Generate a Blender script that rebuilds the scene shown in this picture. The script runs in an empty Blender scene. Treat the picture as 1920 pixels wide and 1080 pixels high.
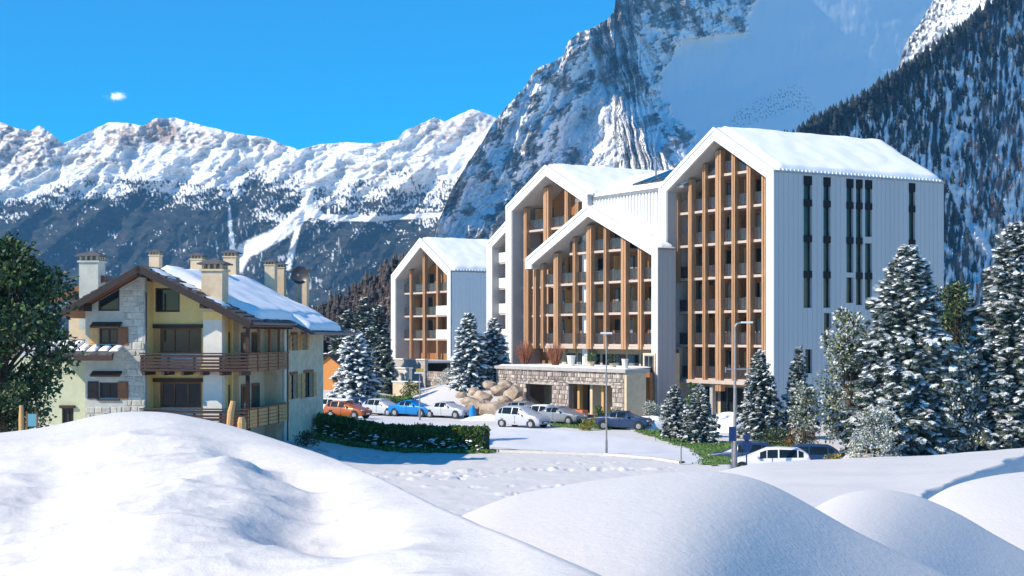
import bpy, math, random
import numpy as np
from mathutils import Vector
random.seed(7); RNG = np.random.RandomState(7)
S = bpy.context.scene
COL = S.collection
F = 2906.0; CX = 960.0; HY = 633.0          # lens (in photo pixels) and horizon row

# ---------------------------------------------------------------- camera, sky, sun, exposure
cam_d = bpy.data.cameras.new('camera'); cam = bpy.data.objects.new('camera', cam_d); COL.objects.link(cam)
cam.location = (0, 0, 0); cam.rotation_euler = (math.radians(90), 0, 0)
cam_d.sensor_width = 36; cam_d.lens = F * 36 / 1920; cam_d.shift_y = (HY - 540) / 1920
cam_d.clip_start = .5; cam_d.clip_end = 30000
S.camera = cam
SUN_H = (-.910, -.414); ELEV = math.radians(36)
sd = Vector((SUN_H[0] * math.cos(ELEV), SUN_H[1] * math.cos(ELEV), math.sin(ELEV)))
sun_d = bpy.data.lights.new('sun', 'SUN'); sun_d.energy = 4.25; sun_d.angle = math.radians(.5); sun_d.color = (1, .87, .70)
sun = bpy.data.objects.new('sun', sun_d); COL.objects.link(sun); sun.rotation_euler = sd.to_track_quat('Z', 'Y').to_euler()
world = bpy.data.worlds.new('World'); S.world = world; world.use_nodes = True
wn = world.node_tree; bg = wn.nodes['Background']
sky = wn.nodes.new('ShaderNodeTexSky'); sky.sky_type = 'NISHITA'; sky.sun_disc = False
sky.sun_elevation = ELEV; sky.sun_rotation = math.atan2(SUN_H[0], SUN_H[1])
sky.altitude = 1500; sky.air_density = 1.0; sky.dust_density = .1; sky.ozone_density = 3.0
hs = wn.nodes.new('ShaderNodeHueSaturation'); hs.inputs['Saturation'].default_value = 2.25; hs.inputs['Hue'].default_value = .498
wn.links.new(sky.outputs[0], hs.inputs['Color']); wn.links.new(hs.outputs[0], bg.inputs['Color'])
bg.inputs['Strength'].default_value = .15
S.view_settings.view_transform = 'Standard'; S.view_settings.look = 'None'
S.view_settings.exposure = 0.56; S.view_settings.gamma = 1; S.view_settings.use_curve_mapping = False
S.render.engine = 'CYCLES'
S.cycles.max_bounces = 6; S.cycles.diffuse_bounces = 3; S.cycles.glossy_bounces = 2
S.cycles.transparent_max_bounces = 8; S.cycles.volume_bounces = 0

# ---------------------------------------------------------------- helpers
def at(px, py, Y): return Vector(((px - CX) / F * Y, Y, (HY - py) / F * Y))

class MB:
    """collects shapes; build() links them as one mesh object"""
    def __init__(s): s.v = []; s.f = []; s.m = []
    def add(s, vs, fs, mi=0):
        o = len(s.v); s.v += [tuple(p) for p in vs]; s.f += [tuple(i + o for i in f) for f in fs]; s.m += [mi] * len(fs); return s
    def box(s, x0, x1, y0, y1, z0, z1, mi=0):
        vs = [(x0,y0,z0),(x1,y0,z0),(x1,y1,z0),(x0,y1,z0),(x0,y0,z1),(x1,y0,z1),(x1,y1,z1),(x0,y1,z1)]
        return s.add(vs, [(0,3,2,1),(4,5,6,7),(0,1,5,4),(1,2,6,5),(2,3,7,6),(3,0,4,7)], mi)
    def prism(s, prof, y0, y1, mi=0):
        """profile in x,z (counter-clockwise seen from the front, -y), pushed from y0 to y1"""
        n = len(prof); vs = [(x, y0, z) for x, z in prof] + [(x, y1, z) for x, z in prof]
        fs = [tuple(range(n)), tuple(range(2*n-1, n-1, -1))]
        fs += [(i, i + n, (i+1) % n + n, (i+1) % n) for i in range(n)]
        return s.add(vs, fs, mi)
    def slab(s, quad, th, mi=0):
        """quad of 4 points thickened along its normal (downwards)"""
        a, b, c, d = [Vector(p) for p in quad]; n = (b - a).cross(d - a).normalized()
        if n.z < 0: n = -n
        lo = [p - n * th for p in (a, b, c, d)]
        return s.add([a,b,c,d] + lo, [(0,1,2,3),(7,6,5,4),(0,4,5,1),(1,5,6,2),(2,6,7,3),(3,7,4,0)], mi)
    def tube(s, p0, p1, r0, r1=None, n=8, mi=0):
        r1 = r0 if r1 is None else r1
        p0 = Vector(p0); p1 = Vector(p1); d = (p1 - p0).normalized()
        a = d.orthogonal().normalized(); b = d.cross(a)
        vs = []
        for p, r in ((p0, r0), (p1, r1)):
            for k in range(n):
                t = 2 * math.pi * k / n; vs.append(p + a * (r * math.cos(t)) + b * (r * math.sin(t)))
        fs = [(k, (k+1) % n, (k+1) % n + n, k + n) for k in range(n)] + [tuple(range(n-1, -1, -1)), tuple(range(n, 2*n))]
        return s.add(vs, fs, mi)
    def mesh(s, name, mats, smooth=False):
        me = bpy.data.meshes.new(name); me.from_pydata(s.v, [], s.f)
        for m in (mats if isinstance(mats, (list, tuple)) else [mats]): me.materials.append(m)
        if any(s.m): me.polygons.foreach_set('material_index', s.m)
        if smooth: me.polygons.foreach_set('use_smooth', [True] * len(me.polygons))
        me.update(); return me
    def build(s, name, mats, parent=None, smooth=False, bevel=0, **kw):
        o = bpy.data.objects.new(name, s.mesh(name, mats, smooth)); link(o, parent, **kw)
        if bevel:
            b = o.modifiers.new('bevel', 'BEVEL'); b.width = bevel; b.segments = 2; b.limit_method = 'ANGLE'
        return o

def link(o, parent=None, loc=None, rz=None, label=None, cat=None, group=None, kind=None):
    COL.objects.link(o)
    if parent: o.parent = parent
    if loc is not None: o.location = loc
    if rz is not None: o.rotation_euler = (0, 0, rz)
    return tag(o, label, cat, group, kind)
def tag(o, label=None, cat=None, group=None, kind=None):
    if label: o['label'] = label
    if cat: o['category'] = cat
    if group: o['group'] = group
    if kind: o['kind'] = kind
    return o
def thing(name, label, cat, loc=(0,0,0), rz=0, group=None):
    return link(bpy.data.objects.new(name, None), None, loc, rz, label, cat, group)
def shared(name, me, parent=None, **kw):
    return link(bpy.data.objects.new(name, me), parent, **kw)
def copy_tree(o, parent=None):
    c = o.copy(); COL.objects.link(c)
    if parent: c.parent = parent
    for ch in o.children: copy_tree(ch, c)
    return c

def npmesh(name, V, Fq, mats, col=None, smooth=False, mi=None):
    """fast mesh from arrays; Fq (n,3) or (n,4)"""
    me = bpy.data.meshes.new(name); n, k = Fq.shape
    me.vertices.add(len(V)); me.vertices.foreach_set('co', np.asarray(V, dtype=np.float32).ravel())
    me.loops.add(n * k); me.loops.foreach_set('vertex_index', Fq.astype(np.int32).ravel())
    me.polygons.add(n); me.polygons.foreach_set('loop_start', np.arange(0, n * k, k, dtype=np.int32))
    if smooth: me.polygons.foreach_set('use_smooth', np.ones(n, dtype=bool))
    for m in (mats if isinstance(mats, (list, tuple)) else [mats]): me.materials.append(m)
    if mi is not None: me.polygons.foreach_set('material_index', mi.astype(np.int32))
    if col is not None:
        a = me.color_attributes.new('albedo', 'FLOAT_COLOR', 'POINT')
        c = np.ones((len(V), 4), dtype=np.float32); c[:, :3] = col; a.data.foreach_set('color', c.ravel())
    me.update(calc_edges=True); me.validate(); return me

# noise on arrays
_perm = RNG.permutation(4096); _g = RNG.rand(4096) * 2 * np.pi
def pnoise(x, y):
    xi = np.floor(x).astype(int); yi = np.floor(y).astype(int); xf = x - xi; yf = y - yi
    u = xf*xf*xf*(xf*(xf*6-15)+10); v = yf*yf*yf*(yf*(yf*6-15)+10)
    def g(ix, iy, dx, dy):
        h = _perm[(_perm[ix & 4095] + iy) & 4095]; a = _g[h]; return np.cos(a)*dx + np.sin(a)*dy
    n00 = g(xi, yi, xf, yf); n10 = g(xi+1, yi, xf-1, yf); n01 = g(xi, yi+1, xf, yf-1); n11 = g(xi+1, yi+1, xf-1, yf-1)
    return 1.5 * ((n00*(1-u)+n10*u)*(1-v) + (n01*(1-u)+n11*u)*v)
def fbm(x, y, o=4, g=.5, ridge=False):
    r = 0; a = 1; t = 0
    for k in range(o):
        n = pnoise(x * 2**k + 17.3*k, y * 2**k + 5.1*k)
        if ridge: n = 1 - 2*np.abs(n)
        r = r + a * n; t += a; a *= g
    return r / t
def sstep(a, b, x):
    t = np.clip((x - a) / (b - a), 0, 1); return t*t*(3-2*t)

# materials
def mat(name, col, rough=.8, var=.0, scale=4.0, bump=0, col2=None, metallic=0, spec=.5, island=0, stretch=None, alpha=1, coords='Object', detail=5):
    m = bpy.data.materials.new(name); m.use_nodes = True; nt = m.node_tree; b = nt.nodes['Principled BSDF']
    b.inputs['Roughness'].default_value = rough; b.inputs['Metallic'].default_value = metallic
    b.inputs['Specular IOR Level'].default_value = spec; b.inputs['Alpha'].default_value = alpha
    c = (*col, 1)
    b.inputs['Base Color'].default_value = c
    if var or col2 or bump or island:
        tc = nt.nodes.new('ShaderNodeTexCoord'); mp = nt.nodes.new('ShaderNodeMapping')
        nt.links.new(tc.outputs[coords], mp.inputs[0])
        if stretch: mp.inputs['Scale'].default_value = stretch
        nz = nt.nodes.new('ShaderNodeTexNoise'); nz.inputs['Scale'].default_value = scale; nz.inputs['Detail'].default_value = detail
        nz.inputs['Roughness'].default_value = .65
        nt.links.new(mp.outputs[0], nz.inputs['Vector'])
        mx = nt.nodes.new('ShaderNodeMix'); mx.data_type = 'RGBA'
        cr = nt.nodes.new('ShaderNodeMapRange'); cr.inputs['From Min'].default_value = .3; cr.inputs['From Max'].default_value = .7
        nt.links.new(nz.outputs['Fac'], cr.inputs['Value']); nt.links.new(cr.outputs[0], mx.inputs['Factor'])
        c2 = (*col2, 1) if col2 else (*[min(1, x * (1 + var)) for x in col], 1)
        mx.inputs['A'].default_value = (*[x * (1 - var) for x in col], 1); mx.inputs['B'].default_value = c2
        out = mx.outputs['Result']
        if island:
            gm = nt.nodes.new('ShaderNodeNewGeometry'); mr = nt.nodes.new('ShaderNodeMapRange')
            mr.inputs['To Min'].default_value = 1 - island; mr.inputs['To Max'].default_value = 1 + island
            nt.links.new(gm.outputs['Random Per Island'], mr.inputs['Value'])
            vm = nt.nodes.new('ShaderNodeVectorMath'); vm.operation = 'SCALE'
            nt.links.new(out, vm.inputs[0]); nt.links.new(mr.outputs[0], vm.inputs['Scale']); out = vm.outputs[0]
        nt.links.new(out, b.inputs['Base Color'])
        if bump:
            bp = nt.nodes.new('ShaderNodeBump'); bp.inputs['Strength'].default_value = min(1, bump); bp.inputs['Distance'].default_value = .05 * max(1, bump)
            nt.links.new(nz.outputs['Fac'], bp.inputs['Height']); nt.links.new(bp.outputs[0], b.inputs['Normal'])
    return m
def attr_mat(name, rough=.9, bump=.0, scale=.1):
    m = bpy.data.materials.new(name); m.use_nodes = True; nt = m.node_tree; b = nt.nodes['Principled BSDF']
    a = nt.nodes.new('ShaderNodeAttribute'); a.attribute_name = 'albedo'; b.inputs['Roughness'].default_value = rough
    b.inputs['Specular IOR Level'].default_value = .2
    nt.links.new(a.outputs['Color'], b.inputs['Base Color'])
    if bump:
        tc = nt.nodes.new('ShaderNodeTexCoord'); nz = nt.nodes.new('ShaderNodeTexNoise'); nz.inputs['Scale'].default_value = scale; nz.inputs['Detail'].default_value = 6
        nt.links.new(tc.outputs['Object'], nz.inputs['Vector']); bp = nt.nodes.new('ShaderNodeBump'); bp.inputs['Strength'].default_value = bump; bp.inputs['Distance'].default_value = 1/scale*.3
        nt.links.new(nz.outputs['Fac'], bp.inputs['Height']); nt.links.new(bp.outputs[0], b.inputs['Normal'])
    return m

M = {}
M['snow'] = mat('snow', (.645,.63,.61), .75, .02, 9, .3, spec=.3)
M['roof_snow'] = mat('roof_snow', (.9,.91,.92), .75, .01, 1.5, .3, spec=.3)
M['tree_snow'] = mat('tree_snow', (.84,.87,.9), .8, .05, 3, 0, spec=.2)
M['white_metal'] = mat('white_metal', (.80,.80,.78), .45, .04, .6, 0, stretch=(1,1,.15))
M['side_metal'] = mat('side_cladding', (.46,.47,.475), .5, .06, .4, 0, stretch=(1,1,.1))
M['rib_metal'] = mat('rib_metal', (.68,.68,.67), .45, .07, .8, 0, stretch=(1,1,.1))
M['soffit'] = mat('soffit_render', (.50,.48,.45), .8, .05, 2)
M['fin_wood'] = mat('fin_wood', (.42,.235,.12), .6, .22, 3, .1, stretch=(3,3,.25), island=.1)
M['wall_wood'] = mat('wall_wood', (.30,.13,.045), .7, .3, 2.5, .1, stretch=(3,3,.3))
M['light_wood'] = mat('light_wood', (.58,.34,.13), .65, .2, 2.5, .1, stretch=(3,3,.3))
M['dark_wood'] = mat('dark_wood', (.040,.017,.010), .6, .35, 4, .15, stretch=(.5,3,3), island=.2)
M['mid_wood'] = mat('mid_wood', (.20,.075,.025), .6, .3, 4, .15, stretch=(3,3,.5), island=.15)
M['slab'] = mat('slab_concrete', (.50,.42,.36), .8, .08, 3)
M['rail'] = mat('rail_glass', (.055,.05,.055), .12, .15, 1.2, alpha=.72)
M['rail_white'] = mat('rail_white', (.78,.78,.76), .5, .05, 2)
M['black_panel'] = mat('black_panel', (.010,.012,.014), .7, spec=.2)
M['metal_dark'] = mat('metal_dark', (.05,.05,.055), .4, .2, 5)
M['grey_metal'] = mat('grey_metal', (.30,.31,.33), .4, .15, 3, metallic=.4)
M['glass'] = mat('window_glass', (.012,.02,.024), .08, .5, .7, spec=.35)
M['glass_green'] = mat('window_glass_olive', (.022,.032,.026), .12, .6, .8, spec=.4)
M['curtain'] = mat('curtain', (.20,.23,.24), .8, .2, 6, stretch=(4,4,.2))
M['stone_wall'] = mat('stone_mortar', (.24,.21,.19), .95, .2, 6, .5)
M['stone'] = mat('stone', (.40,.34,.30), .9, .3, 5, .5, island=.5)
M['boulder'] = mat('boulder', (.40,.28,.18), .9, .35, 1.5, .8, col2=(.58,.47,.36))
M['plaster_yellow'] = mat('plaster_yellow', (.80,.62,.26), .9, .06, 2, .1)
M['plaster_grey'] = mat('plaster_grey', (.44,.45,.40), .9, .15, 1.6, .3)
M['plaster_white'] = mat('plaster_white', (.72,.70,.64), .9, .06, 2, .15)
M['plaster_side'] = mat('plaster_side', (.66,.58,.42), .95, .22, 2.2, 1.2)
M['pale_stone'] = mat('pale_stone', (.47,.45,.39), .95, .2, 5, .5, island=.22)
M['barge'] = mat('barge_board', (.018,.011,.010), .7, .2, 4, .1)
M['plaster_beige'] = mat('plaster_beige', (.60,.48,.33), .9, .12, 2.5, .2)
M['concrete'] = mat('concrete', (.40,.38,.36), .9, .12, 2, .2)
M['slate'] = mat('roof_slate', (.09,.085,.09), .8, .3, 4, .3, island=.35)
M['bark'] = mat('bark', (.09,.06,.04), .95, .3, 6, .5)
M['frost'] = mat('frosted_needles', (.56,.60,.60), .85, .15, 3, island=.35)
M['needles'] = mat('spruce_needles', (.07,.10,.085), .8, .3, 2, island=.4)
M['needles_blue'] = mat('blue_spruce_needles', (.08,.115,.115), .8, .3, 2, island=.4)
M['leaf_dark'] = mat('leaf_dark', (.030,.066,.018), .6, .4, 1.2, island=.6)
M['leaf_olive'] = mat('leaf_olive', (.16,.18,.075), .7, .3, 1.5, island=.5)
M['leaf_green'] = mat('leaf_green', (.085,.16,.03), .7, .3, 1.5, island=.5)
M['leaf_frost'] = mat('leaf_frost', (.50,.54,.53), .8, .2, 2, island=.4)
M['twig_red'] = mat('twig_red', (.26,.10,.055), .9, .3, 3, island=.4)
M['grass'] = mat('grass', (.10,.20,.03), .9, .4, 1.5, .6)
M['lot'] = mat('packed_snow', (.68,.69,.72), .7, .10, .35, .3, stretch=(1,.25,1))
M['kerb'] = mat('kerb', (.55,.54,.50), .9, .1, 3, .2)
M['terracotta'] = mat('terracotta', (.50,.15,.06), .8, .3, 3)
M['tyre'] = mat('tyre', (.02,.02,.02), .8)
M['rim'] = mat('rim', (.45,.46,.48), .35, metallic=.6)
M['lamp_glass'] = mat('headlight', (.7,.72,.75), .15)
M['red_lens'] = mat('tail_lens', (.45,.02,.02), .2)
M['plate'] = mat('number_plate', (.75,.75,.72), .5)
for n_, c_ in (('silver',(.50,.51,.54)),('white',(.75,.75,.76)),('blue',(.0,.19,.52)),('navy',(.02,.05,.12)),('black',(.015,.017,.02)),('orange',(.45,.12,.03)),('grey',(.22,.24,.27))):
    M['paint_'+n_] = mat('paint_'+n_, c_, .3, metallic=.15 if n_ != 'white' else 0, spec=.6)

# ---------------------------------------------------------------- ground
def interp(x, pts):
    p = sorted(pts); return np.interp(x, [a for a, _ in p], [b for _, b in p])
_gx = np.arange(-1600, 3800, 5.0)
def smooth_interp(x, pts, w=26):
    k = np.exp(-.5*(np.arange(-20, 21)*5.0/w)**2); y = np.convolve(np.pad(interp(_gx, pts), 20, 'edge'), k/k.sum(), 'valid')
    return np.interp(x, _gx, y)
M1 = [(-900,850),(-400,835),(-150,822),(0,812),(80,803),(140,790),(190,776),(250,770),(320,774),(380,786),(440,800),(520,826),(620,858),(720,902),(800,944),(870,975),(1000,1030),(1120,1085),(1300,1180),(1500,1330),(2500,1600)]
M2 = [(-900,1400),(500,1230),(700,1080),(800,1005),(870,966),(960,930),(1100,905),(1220,889),(1330,884),(1395,892),(1450,910),(1520,950),(1600,998),(1700,1048),(1780,1086),(2000,1220),(3000,1500)]
M3 = [(-900,1400),(1200,1300),(1400,1060),(1480,985),(1540,944),(1590,923),(1650,917),(1720,929),(1800,965),(1860,1003),(1920,1036),(2010,1085),(2200,1200),(3200,1400)]
M4 = [(-900,1400),(1500,1200),(1660,1010),(1730,940),(1790,908),(1860,892),(1930,884),(2030,880),(2200,885),(2400,910),(3000,960)]
def ridge_h(px, Y, pts, Yc, front, back, shift=0, lump=0):
    d = Yc - Y; df = np.maximum(d, 0); db = np.maximum(-d, 0)
    yc = smooth_interp(px + shift * df, pts); zc = -(yc - HY) / F * Yc
    return zc - front(df) - back(db)
def smax(a, b, k):
    h = np.clip(.5 + .5*(a-b)/k, 0, 1); return b*(1-h) + a*h + k*h*(1-h)
def H(X, Y):
    X = np.asarray(X, float); Y = np.asarray(Y, float)
    Ys = np.maximum(Y, 2.0); px = CX + F * X / Ys
    near = np.interp(Y, [-50, 0, 7, 12, 18, 40, 56, 62], [-1.9, -1.9, -2.05, -3.2, -4.4, -6.2, -6.95, -7.0])
    left = 2.2 * sstep(6, 22, -X) * sstep(45, 62, Y) * sstep(138, 112, Y)
    far_rise = 1.3 * sstep(142, 162, Y) * sstep(6, 16, -X)
    ramp = 2.7 * sstep(134, 157, Y) * sstep(-13, -4, X) * (1 - sstep(0, 4, X))
    base = near + left + far_rise + ramp
    # snowy bank on the right
    bank = smooth_interp(px, [(1180,-7.9),(1300,-6.85),(1420,-6.1),(1700,-5.85),(1920,-5.45),(2400,-5.0)], 30)
    bank = bank + np.interp(Y, [38, 76], [1.35, 0]) + .10*fbm(X/5, Y/5, 3)
    tx = X - (12.3 + (Y-47)*.47) - .5*fbm(X/4, Y/4, 2); bank = bank - 1.15*sstep(0, .7, tx)*sstep(14, 3, tx)*sstep(42, 46, Y)*sstep(76, 70, Y)  # trench added to the bank for the band of shade it gives
    bank = bank - 3.0 * sstep(76, 81, Y) * 1.0 - 3*(1 - sstep(28, 40, Y))
    h = smax(base, bank, .35)
    vis = sstep(3, 9, Y)
    y1 = smooth_interp(px, [(250, 26), (450, 24), (620, 21), (800, 15.5), (1000, 11.8), (1120, 10.6), (1300, 10)], 50)
    rip = fbm((X+.3*Y)/3.4 + 3, (Y-.2*X)/2.3, 4, .42, True)
    m1 = ridge_h(px, Y, M1, y1, lambda d: .42*(1-np.exp(-(d/3.2)**2)) * sstep(900, 300, px) + .035*d, lambda d: .5*d*d/(d+2.5))
    m1 = m1 + sstep(1000, 700, px) * .20 * rip * sstep(0, 3.5, np.abs(y1 - Y))
    m2 = ridge_h(px, Y, M2, 22.0, lambda d: .014*d + .005*d*d, lambda d: .5*d*d/(d+3), 17)
    m3 = ridge_h(px, Y, M3, 29.0, lambda d: .02*d+.004*d*d, lambda d: .5*d*d/(d+3), 12)
    m4 = ridge_h(px, Y, M4, 37.0, lambda d: .03*d+.022*d*d, lambda d: .5*d*d/(d+3), 10)
    for m_ in (m4, m3, m2, m1):
        h = np.where(Y > 4, smax(h, m_ * vis + (1-vis) * -9, .05), h)
    h = h + .012*fbm(X/1.6, Y/1.6, 3) * sstep(60, 30, Y)
    # wind carved lobes with steeper right hand sides
    u = (X*.93 + Y*.30 + 1.1*fbm(X/4.5, Y/4.5, 2))/3.3; fr_ = u - np.floor(u); saw = np.where(fr_ < .68, fr_/.68, (1-fr_)/.32); saw = saw*saw*(3-2*saw)
    h = h + .40*(saw-.5)*sstep(950, 550, px)*sstep(0, 4, y1 - Y)*sstep(6, 10, Y)*(.55+.6*pnoise(X/5, Y/3))
    # wind ripples on the near left drift, trodden snow on the field behind it
    h = h + .030*fbm(X/.9, Y/.42, 3, .5, True) * sstep(24, 19, Y) * sstep(900, 300, px)
    fld = sstep(58, 63, Y) * sstep(96, 88, Y) * sstep(1320, 1200, px)
    h = h + fld * (.06*fbm(X/1.6, Y/1.6, 3) + (.13*sstep(.30, .62, pnoise(X/.9, Y/1.3)) - .13*sstep(.35, .6, pnoise(X/.55+7, Y/.8))) * sstep(-.05, .35, pnoise(X/16, Y/3.2 + 3)))
    h = h - .75*sstep(1365, 1400, px)*sstep(1600, 1560, px)*sstep(80.5, 83, Y)*sstep(99, 95, Y)
    return h
def Hs(x, y): return float(H(np.array([x]), np.array([y]))[0])
def ground():
    th = np.concatenate([np.linspace(-180, -26, 40)[:-1], np.linspace(-26, -20, 24)[:-1], np.linspace(-20, 20, 760)[:-1], np.linspace(20, 26, 24)[:-1], np.linspace(26, 180, 40)])
    th = np.radians(th)
    r = np.concatenate([np.linspace(.5, 9, 20)[:-1], np.geomspace(9, 110, 620)[:-1], np.geomspace(110, 260, 80)[:-1], np.geomspace(260, 9000, 30)])
    T, R_ = np.meshgrid(th, r); X = R_*np.sin(T); Y = R_*np.cos(T)
    # rings follow constant depth inside the view
    Z = H(X, Y); n, m = X.shape
    V = np.stack([X, Y, Z], -1).reshape(-1, 3)
    i = np.arange((n-1)*(m-1)); a = (i // (m-1))*m + i % (m-1)
    Fq = np.stack([a, a+1, a+m+1, a+m], -1)[:, ::-1]
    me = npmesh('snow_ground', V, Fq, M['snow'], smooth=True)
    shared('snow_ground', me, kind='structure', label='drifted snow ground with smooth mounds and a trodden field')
ground()

# ---------------------------------------------------------------- mountains (relief sheets standing at their real distance, with a back side)
def relief(name, outline, ybot, nrm, Y0, pref, x0, x1, nx, ny, disp, albedo, label, rough_edge=2.0, power=1.0, jag=None):
    n = np.array(nrm, float); n /= np.linalg.norm(n)
    px = np.linspace(x0, x1, nx); top = interp(px, outline)
    top = top + rough_edge * fbm(px/14, px*0+3.3, 4, .6)
    t = np.linspace(0, 1, ny)[:, None] ** power
    PX = np.repeat(px[None], ny, 0); PY = top[None] + (ybot - top[None]) * t
    rt = (PX - CX)/F; rs = (HY - PY)/F
    c = n @ np.array([(pref[0]-CX)/F, 1, (HY-pref[1])/F]) * Y0
    Yd = c / (n[0]*rt + n[1] + n[2]*rs)
    Yd = Yd * (1 + disp(PX, PY))
    P = np.stack([rt*Yd, Yd, rs*Yd], -1)
    col = albedo(PX, PY, Yd)
    # back side: falls away behind the crest
    back = []
    for k, (dy, dz) in enumerate(((1.04, -.02), (1.12, -.35), (1.25, -1.0))):
        b = P[0].copy(); b[:, 0] *= dy; b[:, 1] *= dy; zz = P[0][:, 2]; b[:, 2] = zz*dy + dz*(np.maximum(zz, 0) + 30) ; back.append(b)
    P = np.concatenate([np.stack(back[::-1]), P], 0); col = np.concatenate([np.repeat(col[:1], 3, 0), col], 0)
    N, m_ = P.shape[:2]
    i = np.arange((N-1)*(m_-1)); a = (i // (m_-1))*m_ + i % (m_-1)
    Fq = np.stack([a, a+m_, a+m_+1, a+1], -1)
    me = npmesh(name, P.reshape(-1,3), Fq, M['mountain'], col=col.reshape(-1,3), smooth=True)
    shared(name, me, kind='structure', label=label); return P[3:], PX, PY
M['mountain'] = attr_mat('mountain_rock_and_snow')
SNOWC = np.array((.88,.89,.9)); 
def mixc(a, b, t): return a*(1-t[..., None]) + b*t[..., None]

# far range on the left
out_far = [(-500,300),(-300,262),(-120,250),(0,228),(30,240),(55,246),(75,235),(95,250),(118,268),(135,262),(180,240),(205,229),(245,231),(270,236),(290,222),(330,221),(365,231),(400,240),(440,250),(500,258),(530,270),(560,281),(600,270),(650,267),(700,269),(745,262),(760,244),(790,232),(815,220),(835,228),(860,215),(885,204),(910,212),(932,222),(1000,215),(1200,240),(1500,300),(2300,330)]
def seg_mask(PX, PY, pts, w):
    d = np.full(PX.shape, 1e9)
    for (ax, ay, aw), (bx, by, bw) in zip(pts[:-1], pts[1:]):
        vx, vy = bx-ax, by-ay; t = np.clip(((PX-ax)*vx+(PY-ay)*vy)/(vx*vx+vy*vy), 0, 1)
        dd = np.hypot(PX-ax-t*vx, PY-ay-t*vy) / ((aw+(bw-aw)*t)*w); d = np.minimum(d, dd)
    return d
def d_far(PX, PY):
    up = sstep(390, 330, PY)
    q = PX + .8*PY
    return -.020*fbm(q/150, PY/260, 3, .45, True) - (.004 + .0045*up)*fbm((q + 12*fbm(PX/50, PY/40, 2))/46, (PY-.12*PX)/34, 5, .55, True)*sstep(980, 700, PX + 0*PY) - .004*fbm(PX/40, PY/30, 3)
def a_far(PX, PY, Yd):
    top = interp(PX, out_far); dep = PY - top
    rock = mixc(np.array((.50,.34,.22)), np.array((.28,.23,.20)), sstep(-.3,.3,fbm(PX/9, PY/5, 3)))
    bands = fbm(PX/60 + .02*PY, (PY + .12*PX)/7.5, 4, .6)
    rk = .8*sstep(.20, .36, bands + .45*fbm(PX/45, PY/30, 3) - .12)*sstep(110, 60, dep)
    for bx, by, wx, wy, k_ in ((45,285,75,48,1), (235,262,52,22,1), (360,262,70,20,.9), (480,272,60,12,.6), (150,305,120,9,.8), (830,245,60,22,.8), (890,235,40,26,.8), (15,250,30,30,1), (640,315,200,10,.4)):
        rk = np.maximum(rk, k_*sstep(1.25, .55, np.hypot((PX-bx)/wx, (PY-by)/wy) + .5*fbm(PX/26, PY/14, 3)) * sstep(-.15, .18, fbm(PX/10 + .5*PY/10, PY/7, 4, .62)))
    cliff = sstep(30, 14, np.hypot((PX-300)/1.7, (PY-247)*1.0)) ; rk = np.maximum(rk, cliff*sstep(-.5, .0, fbm(PX/5, PY/14, 3)))
    c2 = sstep(26, 12, np.hypot((PX-240)/1.4, PY-252)); rk = np.maximum(rk, c2*sstep(-.2,.2,fbm(PX/6, PY/10, 3)))
    c = mixc(np.broadcast_to(SNOWC, PX.shape+(3,)), rock, rk)
    # forest belt
    line = np.interp(PX, [-500,0,120,250,420,470,560,640,700,780,850,950], [360,372,352,345,352,318,330,345,330,330,340,345]) + 10*fbm(PX/60, PX*0, 3)
    dens = sstep(-30, 60, PY - line) * (1 - .42*sstep(430, 520, PX)*sstep(455, 400, PY)) 
    tre = fbm(PX/3.6, PY/7.5, 3, .6) + .75*fbm(PX/46, PY/22, 3)
    f = sstep(.42 - 1.1*dens, .60 - 1.1*dens, tre) * sstep(-34, -8, PY-line)
    f *= sstep(500, 430, PX)*.4 + .6 if False else 1
    p = seg_mask(PX, PY, [(590,300,10),(580,345,7),(575,395,14),(520,440,14),(460,470,16),(420,520,22),(380,580,26)], 1.0) + .25*fbm(PX/10, PY/10, 3)
    p = np.minimum(p, seg_mask(PX, PY, [(575,395,10),(610,408,6),(700,410,5),(830,402,4),(900,395,4)], 1.1) + .5*fbm(PX/12, PY/8, 3))
    p = np.minimum(p, seg_mask(PX, PY, [(560,420,5),(548,470,6),(540,500,7)], 1) + .25*fbm(PX/8, PY/8, 3))
    p = np.minimum(p, seg_mask(PX, PY, [(430,385,2),(432,420,4),(436,470,6)], 1) + .5*fbm(PX/8, PY/8, 3))
    p = np.minimum(p, seg_mask(PX, PY, [(614,335,4),(616,400,3)], 1) + .3*fbm(PX/8, PY/8, 3))
    f = f * sstep(.75, 1.1, p)
    streak = sstep(.25, .5, fbm(PX/5, PY/26, 3, .6) + .3*fbm(PX/60, PY/30, 2)) * sstep(300, 430, PX) * sstep(395, 430, PY) * sstep(700, 600, PX-0*PY)*.7
    f = f * (1 - streak)
    fc = mixc(np.array((.016,.026,.026)), np.array((.05,.045,.038)), sstep(-.3,.4,fbm(PX/20, PY/9, 3)))
    return mixc(c, fc, np.clip(f, 0, 1))
relief('far_mountains', out_far, 660, (-.17, -.80, .56), 3600, (500, 270), -500, 1500, 1150, 330, d_far, a_far, 'sunlit snowy limestone range with dark forest belt and ski runs')

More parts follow.
